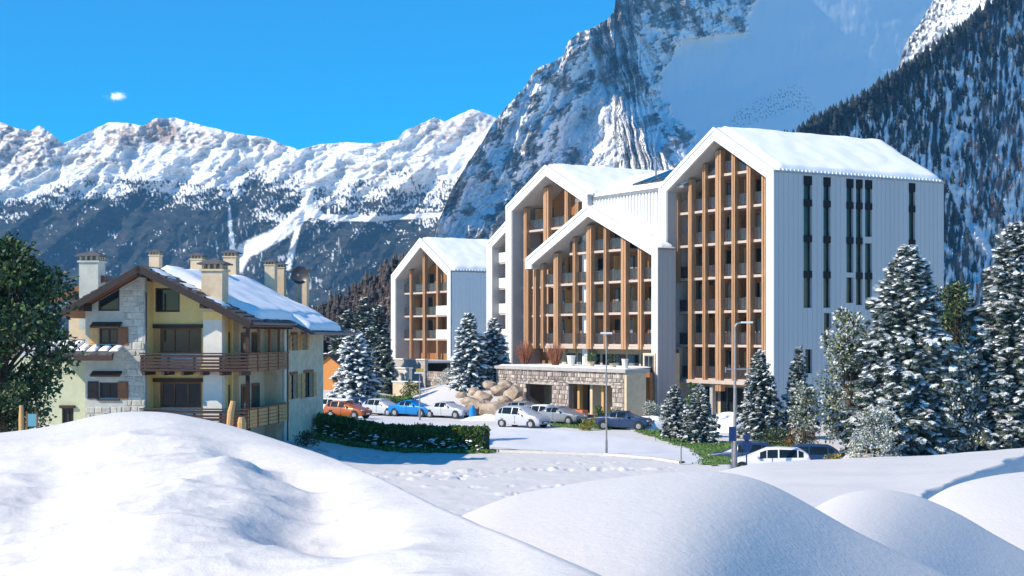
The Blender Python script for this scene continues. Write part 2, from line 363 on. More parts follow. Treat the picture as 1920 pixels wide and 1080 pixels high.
# the big peak
out_peak = [(700,560),(760,500),(815,448),(822,415),(850,350),(880,300),(905,265),(922,235),(945,205),(965,185),(985,160),(1005,128),(1030,120),(1055,105),(1064,80),(1085,62),(1110,52),(1140,36),(1152,20),(1156,-20),(1175,-60),(1230,-90),(1300,-80),(1380,-100),(1500,-110),(1700,-120),(2000,-130),(2400,-150)]
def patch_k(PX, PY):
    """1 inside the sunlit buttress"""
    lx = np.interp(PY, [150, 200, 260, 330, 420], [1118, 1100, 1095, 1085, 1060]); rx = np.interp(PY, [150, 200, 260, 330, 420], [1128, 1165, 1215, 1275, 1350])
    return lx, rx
def peak_ribs(PX, PY):
    # ribs and gullies follow the fall line, which leans left of the summit and right below the basin rim
    wx = 13*fbm(PX/60, PY/60, 3); wy = 13*fbm(PX/60+40, PY/60, 3); X_, Y_ = PX+wx, PY+wy
    lean = sstep(1080, 1180, X_ - .25*Y_)
    dx = (X_*.86 + Y_*.50)*(1-lean) + (X_*.80 - Y_*.55)*lean; dy = (-X_*.50 + Y_*.86)*(1-lean) + (X_*.55 + Y_*.80)*lean
    return fbm(dx/110, dy/230, 3, .45, True), fbm(dx/30+5, dy/95, 3, .5, True), fbm((dx+5*fbm(PX/12, PY/12, 2))/10+9, dy/15, 3, .55, True)
def d_peak(PX, PY):
    smoothk = snowfield(PX, PY)
    big, mid, fin_ = peak_ribs(PX, PY)
    r = .024*big + .0125*mid + .0042*fin_ + .0009*fbm(PX/5, PY/6, 2)
    r = -r * (1 - .97*smoothk)
    lx, rx = patch_k(PX, PY)
    ins = np.clip((PX - lx)/(rx - lx), 0, 1.6); act = sstep(140, 175, PY)
    wid = (rx - lx)/2906.
    bump_ = np.where(ins <= 1, ins, np.maximum(0, 1 - (ins-1)/.6))
    r = r - act * bump_ * wid * 2.3 - smoothk*np.maximum(PX-1240, 0)/2906*.33 + smoothk*np.maximum(330-PY, 0)/2906*.12 + smoothk*(.0035*fbm(PX/120, PY/90, 3) + .0006*fbm(PX/14, PY/40, 3))
    return r
def snowfield(PX, PY):
    # smooth shaded basin right of the ridge
    left = np.interp(PY, [-200, 0, 60, 75, 110, 180, 240, 300, 400], [1430, 1400, 1395, 1270, 1245, 1225, 1285, 1340, 1440])
    return sstep(-8, 8, PX - left + 46*fbm((PX*.8+PY*.6)/20, (-PX*.6+PY*.8)/52, 5, .65))
def a_peak(PX, PY, Yd):
    sm = snowfield(PX, PY)
    d1 = fbm((PX*.8+PY*.6)/7, (-PX*.6+PY*.8)/22, 4, .6); d2 = fbm(PX/40, PY/45, 3)
    big, mid, fin_ = peak_ribs(PX, PY); ledge = fbm((PX+8*d2)/40, (PY+.35*PX)/5.5, 3, .6)
    rk = sstep(.29, .40, .30*mid + .26*fin_ + .16*big + .55*d2 + .22*ledge + .10*d1)
    low = sstep(.0, .25, fbm(PX/4, PY/5, 3, .6) + .3*d2)
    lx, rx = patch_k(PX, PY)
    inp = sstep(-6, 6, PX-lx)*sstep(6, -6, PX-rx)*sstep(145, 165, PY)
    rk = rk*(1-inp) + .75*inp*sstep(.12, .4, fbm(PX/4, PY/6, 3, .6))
    crag = sstep(14, 0, PY - interp(PX, out_peak) - 6) * sstep(.0, .3, fbm(PX/8, PY/10, 3) + .15)
    rk = np.maximum(rk*(1-sm), crag*.8*(PX < 1150))
    spots = seg_mask(PX, PY, [(1385,225,16),(1440,200,24),(1490,180,22),(1515,200,14)], 1.0)
    rk = np.maximum(rk, sstep(1.2, .6, spots) * sstep(.15, .3, fbm(PX/3.5, PY/4.5, 3, .6)) * .85)
    edge = 0*np.exp(-((PX-1255-.2*PY)/26)**2) * sm * sstep(110, 60, np.abs(PY-160)); rk = np.maximum(rk, .7*edge*sstep(.25,.4,fbm(PX/4,PY/5,2)))
    rc = mixc(np.array((.12,.14,.15)), np.array((.30,.29,.27)), sstep(-.3,.4,fbm(PX/12, PY/12, 3)))
    rc = mixc(rc, np.array((.38,.27,.22)), inp)  # warm sunlit tint of the buttress put into its rock colour
    return mixc(np.broadcast_to(SNOWC, PX.shape+(3,)), rc, np.clip(rk, 0, 1))
relief('rocky_peak', out_peak, 640, (.70, -.53, .469), 1500, (820, 440), 700, 2020, 1060, 560, d_peak, a_peak, 'steep shaded rock and snow peak with a smooth snow basin', 4.5)

# lit snowy ridge between basin and forest
out_ridge = [(1640,240),(1675,150),(1688,118),(1694,92),(1705,70),(1722,50),(1735,25),(1748,5),(1760,-20),(1800,-70),(1900,-100),(2100,-130),(2500,-150)]
def a_ridge(PX, PY, Yd):
    rk = sstep(.15, .4, fbm(PX/6, PY/8, 4, .6) + .25*sstep(40, 0, PX - 1690 - (118-PY)*.6) )
    return mixc(np.broadcast_to(SNOWC, PX.shape+(3,)), np.array((.12,.13,.15)), rk)
relief('snowy_ridge', out_ridge, 420, (-.55, -.6, .58), 1300, (1760, 60), 1640, 2300, 330, 200, lambda a, b: .012*fbm(a/30, b/30, 4, .55, True), a_ridge, 'bright sunlit snow ridge behind the dark forest', 3)

# forest slope on the right
out_for = [(1380,330),(1480,268),(1530,240),(1580,215),(1640,178),(1700,138),(1740,104),(1790,70),(1830,38),(1870,5),(1920,-35),(2100,-130),(2500,-170)]
def a_for(PX, PY, Yd):
    st = fbm(PX/7 + PY/120, PY/42, 4, .6); big = fbm(PX/70, PY/110, 3)
    sn = sstep(-.10, .22, st + .45*big - .30*sstep(60, 0, PY - interp(PX, out_for)))
    ch = seg_mask(PX, PY, [(1830,190,9),(1805,240,14),(1775,300,16),(1800,380,10),(1850,470,12)], 1.0) + .4*fbm(PX/10, PY/14, 3)
    sn = np.maximum(sn, sstep(1.1, .7, ch)*.9)
    brown = sstep(.0, .5, fbm(PX/24+9, PY/60, 3) + .5*sstep(1780, 1900, PX)*sstep(180, 300, PY))
    dark = mixc(np.array((.035,.05,.06)), np.array((.19,.12,.10)), brown*.9)
    return mixc(dark, np.broadcast_to(np.array((.72,.76,.80)), PX.shape+(3,)), sn*.9)
Pf, PXf, PYf = relief('forest_slope', out_for, 640, (.60, -.68, .42), 760, (1600, 400), 1380, 2400, 760, 460,
    lambda a, b: -.010*fbm(a/55, b/90, 4, .55, True) - .004*fbm(a/9, b/26, 3), a_for, 'steep snow streaked forest slope on the right', 3)
# brown wooded hillside between chalet and hotel
out_hill = [(380,640),(500,600),(590,576),(640,560),(690,528),(730,498),(780,470),(850,462),(1000,470),(1300,520),(1600,560)]
def a_hill(PX, PY, Yd):
    s_ = sstep(.1, .4, fbm(PX/5, PY/5, 3, .6)); return mixc(np.array((.10,.06,.04)), np.array((.5,.46,.42)), s_*.5)
Ph, _, _ = relief('wooded_hill', out_hill, 640, (-.3, -.75, .55), 420, (720, 520), 380, 1600, 300, 80, lambda a, b: .01*fbm(a/20, b/20, 3), a_hill, 'brown wooded hillside behind the leftmost hotel block', 4)

def cone_forest(name, pts, hs_, col_mat, label, seed=1):
    """far wood: many small ragged firs joined in one mesh"""
    rg = np.random.RandomState(seed); n = len(pts); V = []; Fc = []; k = 7
    tiers = 3
    base = []; fac = []
    for t in range(tiers):
        z0 = .12 + .27*t; z1 = min(1, z0 + .5); r = .26*(1 - .27*t)
        o = len(base)
        for j in range(k):
            a = 2*np.pi*j/k + t; rr = r*(1 if j % 2 else .7); base.append((rr*np.cos(a), rr*np.sin(a), z0))
        base.append((0, 0, z1))
        for j in range(k): fac.append((o+j, o+(j+1) % k, o+k))
    base = np.array(base); fac = np.array(fac)
    sc = hs_[:, None, None]; jit = 1 + .25*rg.randn(n, len(base), 3)*np.array((1,1,.15))
    V = base[None]*jit*sc + pts[:, None, :]
    Fq = fac[None] + (np.arange(n)*len(base))[:, None, None]
    me = npmesh(name, V.reshape(-1,3), Fq.reshape(-1,3), col_mat)
    shared(name, me, kind='stuff', label=label, cat='forest')
rg = np.random.RandomState(3)
M['far_fir'] = mat('far_fir', (.022,.034,.036), .95, .3, .05, island=.4)
M['brown_fir'] = mat('larch_brown', (.062,.050,.045), .95, .3, .05, island=.4)
def pick(P, n, dens, rg, up=1.6):
    h, w = P.shape[:2]; i = (rg.rand(n*3)**up*(h-1)).astype(int); j = rg.randint(0, w, n*3); p = P[i, j]
    k = rg.rand(len(p)) < dens(i/h, j/w); return p[k][:n]
ridge_pts = Pf[2, ::4][rg.rand(len(Pf[2, ::4])) < .8]
pts = np.concatenate([ridge_pts, pick(Pf, 1500, lambda a, b: .9, rg, 3.2)])
cone_forest('ridge_forest', pts - np.array((0,0,1.5)), 5.5 + 4.5*rg.rand(len(pts)), M['far_fir'], 'dark fir forest along the crest of the right hand slope')
pts = pick(Pf, 350, lambda a, b: .25 + .75*(b > .35), rg, 1.0)
cone_forest('larch_forest', pts - np.array((0,0,1.5)), 5 + 4*rg.rand(len(pts)), M['brown_fir'], 'bare brown larch trees scattered over the right hand slope', 5)
pts = pick(Ph, 2600, lambda a, b: .9, rg, 1.2); pts = pts[pts[:, 0]/pts[:, 1] < -.03]
cone_forest('hillside_trees', pts - np.array((0,0,1)), 1.6 + 3.2*rg.rand(len(pts))**2, M['brown_fir'], 'brown bare trees on the hillside behind the leftmost hotel block', 6)

# ---------------------------------------------------------------- hotel
U = Vector((-.507, .862, 0)); Vv = Vector((.862, .507, 0)); K = Vector((21.6, 128, 0))
RZ = math.atan2(-.862, .507)                      # local x runs right along the facades, local y into the building
def hp(u, v, z=0): p = K + U*u + Vv*v; return Vector((p.x, p.y, z))
def u_at(px, v):                                  # where a photo column meets a facade plane
    t = (px - CX)/F; o = K + Vv*v; return (o.x - t*o.y)/(t*U.y - U.x)
def v_at(px, u):
    t = (px - CX)/F; o = K + U*u; return (t*o.y - o.x)/(Vv.x - t*Vv.y)
def holed(mb, x0, x1, z0, z1, holes, y0, y1, mi=0):
    """wall slab between y0 and y1 with real rectangular openings (x0,x1,z0,z1)"""
    xs = sorted({x0, x1} | {h[i] for h in holes for i in (0,1)}); zs = sorted({z0, z1} | {h[i] for h in holes for i in (2,3)})
    ins = lambda x, z: any(h[0] < x < h[1] and h[2] < z < h[3] for h in holes)
    for a, b in zip(xs[:-1], xs[1:]):
        for c, d in zip(zs[:-1], zs[1:]):
            if ins((a+b)/2, (c+d)/2): continue
            mb.add([(a,y0,c),(b,y0,c),(b,y0,d),(a,y0,d)], [(0,1,2,3)], mi); mb.add([(a,y1,c),(b,y1,c),(b,y1,d),(a,y1,d)], [(3,2,1,0)], mi)
    for h in holes + [(x0, x1, z0, z1)]:
        a, b, c, d = h; vs = [(a,y0,c),(b,y0,c),(b,y0,d),(a,y0,d),(a,y1,c),(b,y1,c),(b,y1,d),(a,y1,d)]
        mb.add(vs, [(0,1,5,4),(1,2,6,5),(2,3,7,6),(3,0,4,7)], mi)
    return mb
def rot_side(mb, x):
    """turn a wall made in x/z (front at y=0) into the right hand side wall at local x; its x runs into the building"""
    mb.v = [(x - p[1], p[0], p[2]) for p in mb.v]; return mb
def snow_quad(name, a, b, c, d, th, nx, ny, parent, seed=0, edge=.5, mats=None, wob=.35, name_label=None):
    """pillowy snow on the quad a-b (upper) c-d (lower): rounded rims, uneven thickness"""
    a, b, c, d = [np.array(p, float) for p in (a, b, c, d)]
    s = np.linspace(0, 1, nx); t = np.linspace(0, 1, ny); Sg, T = np.meshgrid(s, t)
    P = a*( (1-Sg)*(1-T))[..., None] + b*(Sg*(1-T))[..., None] + d*((1-Sg)*T)[..., None] + c*(Sg*T)[..., None]
    n = np.cross(b-a, d-a); n /= np.linalg.norm(n); n = n if n[2] > 0 else -n
    L1 = np.linalg.norm(b-a); L2 = np.linalg.norm(d-a)
    e = np.minimum(np.minimum(Sg, 1-Sg)*L1, np.minimum(T, 1-T)*L2); rim = np.sqrt(np.clip(e/edge, 0, 1)*(2-np.clip(e/edge, 0, 1)))
    hgt = th*rim*(1 + wob*fbm(Sg*L1/2.2+seed, T*L2/2.2, 3))
    Q = P + n*(hgt + .01)[..., None]
    # wavy lower rim
    dn = (d-a)/L2; Q += dn*((T > .93)*(.12*fbm(Sg*L1/1.2, T*0+seed, 3)))[..., None]
    V = Q.reshape(-1, 3); N, m = Sg.shape; i = np.arange((N-1)*(m-1)); q = (i//(m-1))*m + i % (m-1)
    Fq = np.stack([q, q+1, q+m+1, q+m], -1)
    if np.cross(b-a, d-a)[2] < 0: Fq = Fq[:, ::-1]
    me = npmesh(name, V, Fq, mats or M['roof_snow'], smooth=True)
    return shared(name, me, parent)

_rail_cache = {}
def balcony(parent, x0, x1, z, y0, y1, white=False, joists=True):
    w = round(x1 - x0, 2)
    key = (w, white, round(y1-y0, 2))
    if key not in _rail_cache:
        s = MB().box(0, w, 0, y1-y0, -.14, .08)
        r = MB()
        if white:
            r.box(.02, w-.02, -.10, -.02, .05, 1.2)
            for k in range(int(w/.3)): r.box(.1+k*.3, .13+k*.3, -.125, -.10, .08, 1.18)
        else:
            r.box(.04, w-.04, .06, .09, .16, 1.08)
        t = MB().box(0, w, .03, .12, 1.08, 1.13)
        for xx in (.02, w/2, w-.06): t.box(xx, xx+.04, .05, .10, .11, 1.08)
        _rail_cache[key] = (s.mesh('balcony_slab', M['slab']), r.mesh('railing_panel', M['rail_white'] if white else M['rail']), t.mesh('handrail', M['metal_dark']))
    sm, rm, tm = _rail_cache[key]
    b = shared('balcony_slab', sm, parent, loc=(x0, y0, z)); shared('railing_panel', rm, b)
    if not white: shared('handrail', tm, b)
_fin = {}
def fin(parent, xc, w, z0, z1, y0=.0, dep=.5, tint=0):
    w = w*.84; mb = MB(); nb = 2 if w < .52 else 3; bw = w/nb
    for k in range(nb):
        off = .06 if (k == 1 and nb == 3) else .0
        mb.box(xc-w/2+k*bw+.012, xc-w/2+(k+1)*bw-.012, y0-off*.8 + (.05 if (nb == 2 and k) else 0), y0+dep, z0, z1)
    mb.build('wood_fin', M['fin_wood'], parent)
_win = {}
def door_window(parent, x0, x1, z0, z1, y, curtain=0.0, m='glass', fr='metal_dark', mull=1):
    """frame part with pane and curtain as sub-parts, standing in front of the wall at y"""
    w, h = round(x1-x0, 2), round(z1-z0, 2); key = (w, h, round(curtain, 1), m, fr, mull)
    if key not in _win:
        f = MB(); t = .07
        f.box(0, t, -.06, .0, 0, h).box(w-t, w, -.06, 0, 0, h).box(t, w-t, -.06, 0, h-t, h).box(t, w-t, -.06, 0, 0, t)
        for k in range(mull): xx = w*(k+1)/(mull+1); f.box(xx-.03, xx+.03, -.06, 0, t, h-t)
        p = MB().box(t, w-t, -.03, -.01, t, h-t)
        c = MB().box(t+.02, t+.02+(w-2*t)*curtain, -.045, -.035, t+.02, h-t-.02) if curtain else None
        _win[key] = (f.mesh('window', M[fr]), p.mesh('pane', M[m]), c.mesh('curtain', M['curtain']) if c else None)
    a, b, c = _win[key]
    o = shared('window', a, parent, loc=(x0, y, z0)); shared('pane', b, o)
    if c: shared('curtain', c, o)
    return o

def gable_block(label, u0, u1, v0, depth, zb, ze, za, fins, floors, fin_z0, cat='hotel building', fr=.95, recess=1.3, back=3.6,
                side_holes=(), right_to=None, left_free=None, snow=(True, True), ribs=(True, True), over=.0, sz=None, name='hotel_building', bal=None, rooms=True, fin_y=None, sd_=0, clip=None, side='side_metal'):
    """u0 = right hand edge, u1 = left hand edge of the front"""
    W = u1 - u0; uc = (u0+u1)/2; root = thing(name, label, cat, hp(uc, v0, zb), RZ, group=None)
    h = W/2; E = ze - zb; A = za - zb; sl = (A-E)/h; ft = fr*.95
    zin = lambda x, k=0: A - k - abs(x)*sl        # underside line lowered by k
    kv = ft*math.sqrt(1+sl*sl)                    # vertical thickness of the sloping frame
    hi = h - fr
    # walls
    lb = 0 if left_free is None else left_free - zb
    wl = MB(); wl.prism([(-h,lb),(-hi,lb),(-hi,zin(hi,kv)),(-h,E-.02)], 0, depth); wl.build('side_wall', M['white_metal'], root)
    holes = [(a, b, c-zb, d-zb) for a, b, c, d in side_holes]
    sdep = depth if clip is None else clip[0]
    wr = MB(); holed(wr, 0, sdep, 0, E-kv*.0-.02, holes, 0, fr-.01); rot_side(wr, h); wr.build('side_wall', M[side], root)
    MB().box(h-fr+.01, h-.0, -.003, .14, 0, E-.1).build('corner_trim', M['white_metal'], root)
    # dark backing behind the openings of the side wall
    # roof slabs
    for sx in (-1, 1):
        r = MB(); pr = [(0, A), (0, A-kv), (sx*hi, zin(hi, kv)), (sx*h, E-.02), (sx*(h+over), E-over*sl), (sx*(h+.001+over), E-over*sl+.03)]
        pr = [(0, A-kv), (sx*hi, zin(hi, kv)), (sx*h, E-.015), (sx*(h+over), E-over*sl-.01), (sx*(h+over), E-over*sl+.06), (0, A+.06)]
        if sx < 0: pr = pr[::-1]
        if sx > 0 and clip:
            xc = clip[1]; zc_ = lambda x, k: A - k - x*sl
            r.prism(pr, 0, clip[0]); r.prism([(0, A-kv), (xc, zc_(xc, kv)), (xc, zc_(xc, 0)+.06), (0, A+.06)], clip[0]+.001, depth)
        else: r.prism(pr, 0, depth)
        r.build('roof', M['white_metal'], root)
    # thin raised trims that give the frame its double line
    tr = MB()
    for sx in (-1, 1):
        for k0, k1, dy in ((-.10, .16, .10), (.34, .50, .05)):
            p = [(0, A-k0*1.14), (sx*(h-max(k0,0)+ (0 if k0>0 else .1)), zin(h-max(k0,0)+(0 if k0>0 else .1)) - k0*1.14), (sx*(h-max(k0,0)+(0 if k0>0 else .1)), zin(h-max(k0,0)+(0 if k0>0 else .1)) - k1*1.14), (0, A-k1*1.14)]
            if sx > 0: p = p[::-1]
            tr.prism(p, -dy, .02)
            zb0 = lb if sx < 0 else 0
            xo, xi = (h+.1 if k0 < 0 else h-k0), h-k1
            tr.prism([(min(sx*xo,sx*xi), zb0), (max(sx*xo,sx*xi), zb0), (max(sx*xo,sx*xi), zin(xo)-k0-.12), (min(sx*xo,sx*xi), zin(xo)-k0-.12)], -dy+.004, .016)
    tr.build('frame_trim', M['white_metal'], root)
    # grey render on the inside of the frame
    so = MB()
    for sx in (-1, 1):
        p = [(0, A-kv-.003), (sx*(hi-.003), zin(hi, kv)-.003), (sx*(hi-.003), lb if sx < 0 else 0), (sx*(hi-.05), lb if sx < 0 else 0), (sx*(hi-.05), zin(hi, kv)-.05), (0, A-kv-.05)]
        if sx < 0: p = p[::-1]
        so.prism(p[::-1], .12, back if not (clip and sx > 0) else clip[0]-.02)
    so.build('reveal_lining', M['soffit'], root)
    # back wall of the balconies
    bx = clip[1] if clip else hi-.055
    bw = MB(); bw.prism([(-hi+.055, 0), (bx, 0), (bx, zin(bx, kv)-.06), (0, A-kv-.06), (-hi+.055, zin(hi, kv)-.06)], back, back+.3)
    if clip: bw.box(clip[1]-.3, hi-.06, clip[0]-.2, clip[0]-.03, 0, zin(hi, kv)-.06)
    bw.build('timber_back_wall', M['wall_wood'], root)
    if clip: depth_r = clip[0]
    else: depth_r = depth
    rw = MB(); rh = clip[1] if clip else h-.01; rw.prism([(-h+.01, 0), (rh, 0), (rh, zin(rh)-.1), (0, A-.1), (-h+.01, E-.1)], depth-.25, depth-.02); rw.build('rear_wall', M['rib_metal'], root)
    # standing seams on the side walls
    for sx, on in ((-1, ribs[0]), (1, ribs[1])):
        if not on: continue
        rb = MB(); y = .55
        while y < (depth_r if sx > 0 else depth)-.1:
            gaps = sorted([(c, d) for a, b, c, d in holes if a-.06 < y < b+.06]) if sx > 0 else []
            z = lb if sx < 0 else 0
            for c, d in gaps + [(E-.08, E)]:
                if c > z+.05: rb.box(min(sx*h, sx*(h+.018)), max(sx*h, sx*(h+.018)), y, y+.03, z+.01, c)
                z = d
            y += .52
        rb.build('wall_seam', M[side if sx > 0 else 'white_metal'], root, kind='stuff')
    # eaves gutter
    for sx in (-1, 1):
        g = MB().box(min(sx*(h+over+.01), sx*(h+over+.13)), max(sx*(h+over+.01), sx*(h+over+.13)), .05, (depth_r if sx > 0 else depth), E-over*sl-.10, E-over*sl+.05); g.build('gutter', M['grey_metal'], root)
    # snow
    for sx, on in ((-1, snow[0]), (1, snow[1])):
        if on:
            if clip and sx > 0:
                xc = clip[1]; zz = lambda x: A - x*sl + .08
                snow_quad('roof_snow', (.02, .35, zz(0)), (.02, depth-.1, zz(0)), (xc+.2, depth-.1, zz(xc+.2)), (xc+.2, .35, zz(xc+.2)), .36, 30, 26, root, seed=3)
                snow_quad('roof_snow', (xc-.5, .35, zz(xc-.5)), (xc-.5, clip[0]-.05, zz(xc-.5)), (h-.15, clip[0]-.05, zz(h-.15)), (h-.15, .35, zz(h-.15)), .22, 12, 12, root, seed=4)
            else: snow_quad('roof_snow', (sx*.02, .35, A+.08), (sx*.02, depth-.1, A+.08), (sx*(h-.05), depth-.1, E+.08), (sx*(h-.05), .35, E+.08), .34, 44, 30, root, seed=sx+u0, wob=.4)
            if sx > 0 and not clip:
                gd = MB(); y = .6
                while y < depth-.3: gd.box(h-.16, h+.02, y, y+.16, E+.05, E+.24); y += .42
                gd.build('snow_guard', M['white_metal'], root, kind='stuff')
    # fins and balconies
    fx = [((uc - u), w, z0, z1) for u, w, z0, z1 in fins]; fy = recess if fin_y is None else fin_y
    for x, w, z0, z1 in fx:
        top = min(zin(abs(x)+w/2, kv) - .05, (z1 or 1e9) - zb); fin(root, x, w, (z0 or fin_z0) - zb, top, fy-.25)
    edges = [-hi+.05] + [x for x, *_ in sorted(fx)] + [hi-.05]; rg = random.Random(int(u0*7))
    for fz in floors:
        z = fz - zb
        for i, (a, b) in enumerate(zip(edges[:-1], edges[1:])):
            # clip the bay where the roof comes down
            lim = (A - kv - (z+1.2))/sl
            a2, b2 = max(a, -lim), min(b, lim)
            if clip: b2 = min(b2, clip[1]-.02)
            if b2 - a2 < .7: continue
            wh = bal(i, fz) if bal else False
            if wh is None: continue
            balcony(root, a2+.03, b2-.03, z, fy-.2 + (.3 if not wh else -.1), back-.02, wh)
            if rooms and b2 - a2 > 1.2:
                zt = min(2.35, A-kv-max(abs(a2), abs(b2))*sl - z - .25)
                if zt > 1.2:
                    wd = min(1.5, (b2-a2)*.62); x0 = a2 + (.15 if (i % 2) else b2-a2-wd-.15)
                    door_window(root, round(x0,2), round(x0+wd,2), z+.13, z+.1+round(zt,1), back, rg.choice([0, .3, .4, .9, .2, 0]), rg.choice(['glass','glass','glass_green']))
            if (i*3 + int(fz)) % 2 == 0 and b2-a2 > 1.2:      # added light wood screen, standing in for sunlit strips of back wall
                zt = min(2.5, A-kv-max(abs(a2), abs(a2+.1))*sl - z - .2)
                if zt > 1: MB().box(a2+.02, a2+.12, back-1.3, back-.02, z+.12, z+zt).build('sunlit_strip_screen', M['light_wood'], root)
    return root

zl = lambda px, py, u: (HY-py)/F*(K + U*u + Vv*v_at(px, u)).y
# tall block on the right ------------------------------------------------
strips = [(1507,1522,325,577),(1544,1557,327,577),(1587,1600,330,511),(1587,1600,520,568),(1605,1617,331,572),(1622,1635,332,444),(1622,1635,456,580),(1704,1716,339,560),(1545,1558,587,650),(1510,1523,655,700)]
sh = []
for a, b, c, d in strips:
    va, vb = v_at(a, 0), v_at(b, 0); sh.append((round(va,2), round(vb,2), round(zl((a+b)/2, d, 0), 2), min(13.55, round(zl((a+b)/2, c, 0), 2))))
finsA = [(u_at(p, 1.1), w, z0, z1) for p, w, z0, z1 in ((1268,.5,5.0,None),(1294,.62,None,None),(1320,.42,None,None),(1347,.95,-4.7,None),(1375,.5,None,None),(1404,.62,None,None),(1432,.6,None,None))]
A_ = gable_block('tallest white gabled hotel block with timber fins and slit windows down its side', 0, 15.9, 0, 19.5, -7.0, 13.8, 18.2,
    finsA, [-3.7+3*k for k in range(7)], -4.1, side_holes=sh)
def side_glazing(root, u0, u1, zb, sh, belts, depth=.35):
    h = (u1-u0)/2
    for a, b, c, d in sh:
        f = MB(); t = .06; c, d = c-zb, d-zb
        for q in ((a+.005, a+t, c, d), (b-t, b-.005, c, d), (a+t, b-t, c+.005, c+t), (a+t, b-t, d-t, d-.005)): f.box(q[0], q[1], depth-.1, depth, q[2], q[3])
        w = rot_side(f, h).build('window', M['black_panel'], root)
        p = rot_side(MB().box(a+t, b-t, depth-.06, depth-.04, c+t, d-t), h).build('pane', M['glass_green'], w)
        for z in belts:
            z -= zb
            if c + .3 < z < d - .3: rot_side(MB().box(a-.03, b+.03, -.02, depth-.105, z-.28, z+.28), h).build('spandrel', M['black_panel'], w)
        if d > 20.3: rot_side(MB().box(a-.02, b+.02, -.02, depth-.105, d-.75, d+.0), h).build('spandrel', M['black_panel'], w)
    bk = MB().box(0, 0, 0, 0, 0, 0)
side_glazing(A_, 0, 15.9, -7.0, sh, [11.3, 8.3, 5.3])
# ground floor of the tall block: glazed entrance behind columns
gf = MB().box(-6.8, 6.8, 3.2, 3.55, 0, 2.9).build('ground_floor_wall', M['plaster_beige'], A_)
for x in (-5.4, -3.1, -.8, 1.5, 3.8):
    door_window(A_, x, x+1.9, .15, 2.6, 3.19, 0, 'glass', 'grey_metal')
for x in (-2.2, 2.6, 5.9): MB().box(x-.2, x+.2, 1.4, 1.8, 0, 3.1).build('column', M['concrete'], A_)
MB().box(-6.85, 6.85, .9, 3.6, 2.93, 3.25).build('floor_slab', M['slab'], A_)

# block on the left of the connector ------------------------------------
finsC = [(u_at(985,1.1),.7,None,None),(u_at(1024,1.1),1.2,None,None),(u_at(1062,1.1),.7,None,None),(u_at(1082,1.1),.5,None,None)]
C_ = gable_block('white gabled hotel block whose upper gable rises behind the broad low gable', 28.0, 43.7, 0, 16, -7.0, 14.0, 17.6, finsC, [-.7+3*k for k in range(5)], -1.5)
# front block (low, broad) ----------------------------------------------
fxB = ((1018,.5),(1044,1.0),(1078,.42),(1106,1.05),(1136,.42),(1171,.95),(1201,.6))
finsB = [(u_at(p, -.9), w, None, None) for p, w in fxB]
B_ = gable_block('broad low gabled hotel block standing in front of the connector', 13.5, 36.3, -2.0, 8.0, -7.0, 8.0, 12.6, finsB, [-.7+3*k for k in range(4)], -1.1, left_free=7.0, back=3.3, ribs=(False, True), snow=(False, True), recess=1.2, clip=(1.97, (13.5+36.3)/2-15.95))
# slatted timber corner below its free left eave
for p, w in ((990,.5),(1004,.7)):
    fin(B_, (13.5+36.3)/2 - u_at(p, -.9), w, 5.9, 14.0, .95)
gfb = MB().box(-10.4, 10.4, 3.1, 3.5, 0, 5.9).build('ground_floor_wall', M['plaster_beige'], B_)
for k in range(8): door_window(B_, -8.6+k*2.2, -8.6+k*2.2+1.7, 3.0, 5.4, 3.09, .3*(k % 3), 'glass')
MB().box(-10.4, 10.4, 1.2, 3.6, 5.92, 6.15).build('floor_slab', M['slab'], B_)

# connector with ribbed wall and roof lights -----------------------------
D_ = thing('hotel_wing', 'ribbed white connecting wing with dark roof lights between the two tall gabled blocks', 'hotel wing', hp(22, 0, -7), RZ)
bz = lambda x: 19.6 - .4035*abs((22-x) - 24.8) - .25
MB().prism([(-6.1, bz(-6.1)), (-2.8, bz(-2.8)), (6.0, bz(6.0)), (6.0, 20.7), (-6.1, 20.7)], .75, 12).build('ribbed_wall', M['rib_metal'], D_)
rb = MB()
for k in range(23): rb.box(-5.95+k*.52, -5.72+k*.52, .62, .749, bz(-5.8+k*.52)+.05, 20.68)
rb.build('wall_seam', M['white_metal'], D_, kind='stuff')
rf = MB(); rf.slab([(-9, .45, 20.75), (9, .45, 20.75), (9, 8.0, 23.5), (-9, 8.0, 23.5)], .25); rf.build('roof', M['grey_metal'], D_)
MB().slab([(-9, 8.0, 23.5), (9, 8.0, 23.5), (9, 15, 20.9), (-9, 15, 20.9)], .25).build('roof', M['grey_metal'], D_)
snow_quad('roof_snow', (-8.9, 7.9, 23.5), (8.9, 7.9, 23.5), (8.9, .6, 20.82), (-8.9, .6, 20.82), .22, 40, 16, D_, seed=5)
for k in range(4):
    x0 = -1.2 + k*1.75
    sk = MB().slab([(x0, 2.0, 21.75), (x0+1.45, 2.0, 21.75), (x0+1.45, 6.6, 23.42), (x0, 6.6, 23.42)], .2)
    o = sk.build('roof_light', M['metal_dark'], D_); MB().slab([(x0+.12, 2.15, 21.83), (x0+1.33, 2.15, 21.83), (x0+1.33, 6.45, 23.39), (x0+.12, 6.45, 23.39)], .03).build('pane', M['glass'], o)
v_ = MB().tube((-2.2, 5.5, 22.5), (-2.2, 5.5, 24.6), .12, n=10); v_.box(-2.45, -1.95, 5.25, 5.75, 24.55, 24.65); v_.build('roof_vent', M['grey_metal'], D_)
# chimney-like white roof box behind the left gable
lx_ = 22 - u_at(1135, 9)
MB().box(lx_-.6, lx_+.6, 8.6, 9.6, 22, 25.2).box(lx_-.7, lx_+.7, 8.5, 9.7, 25.2, 25.35).build('roof_box', M['white_metal'], D_)

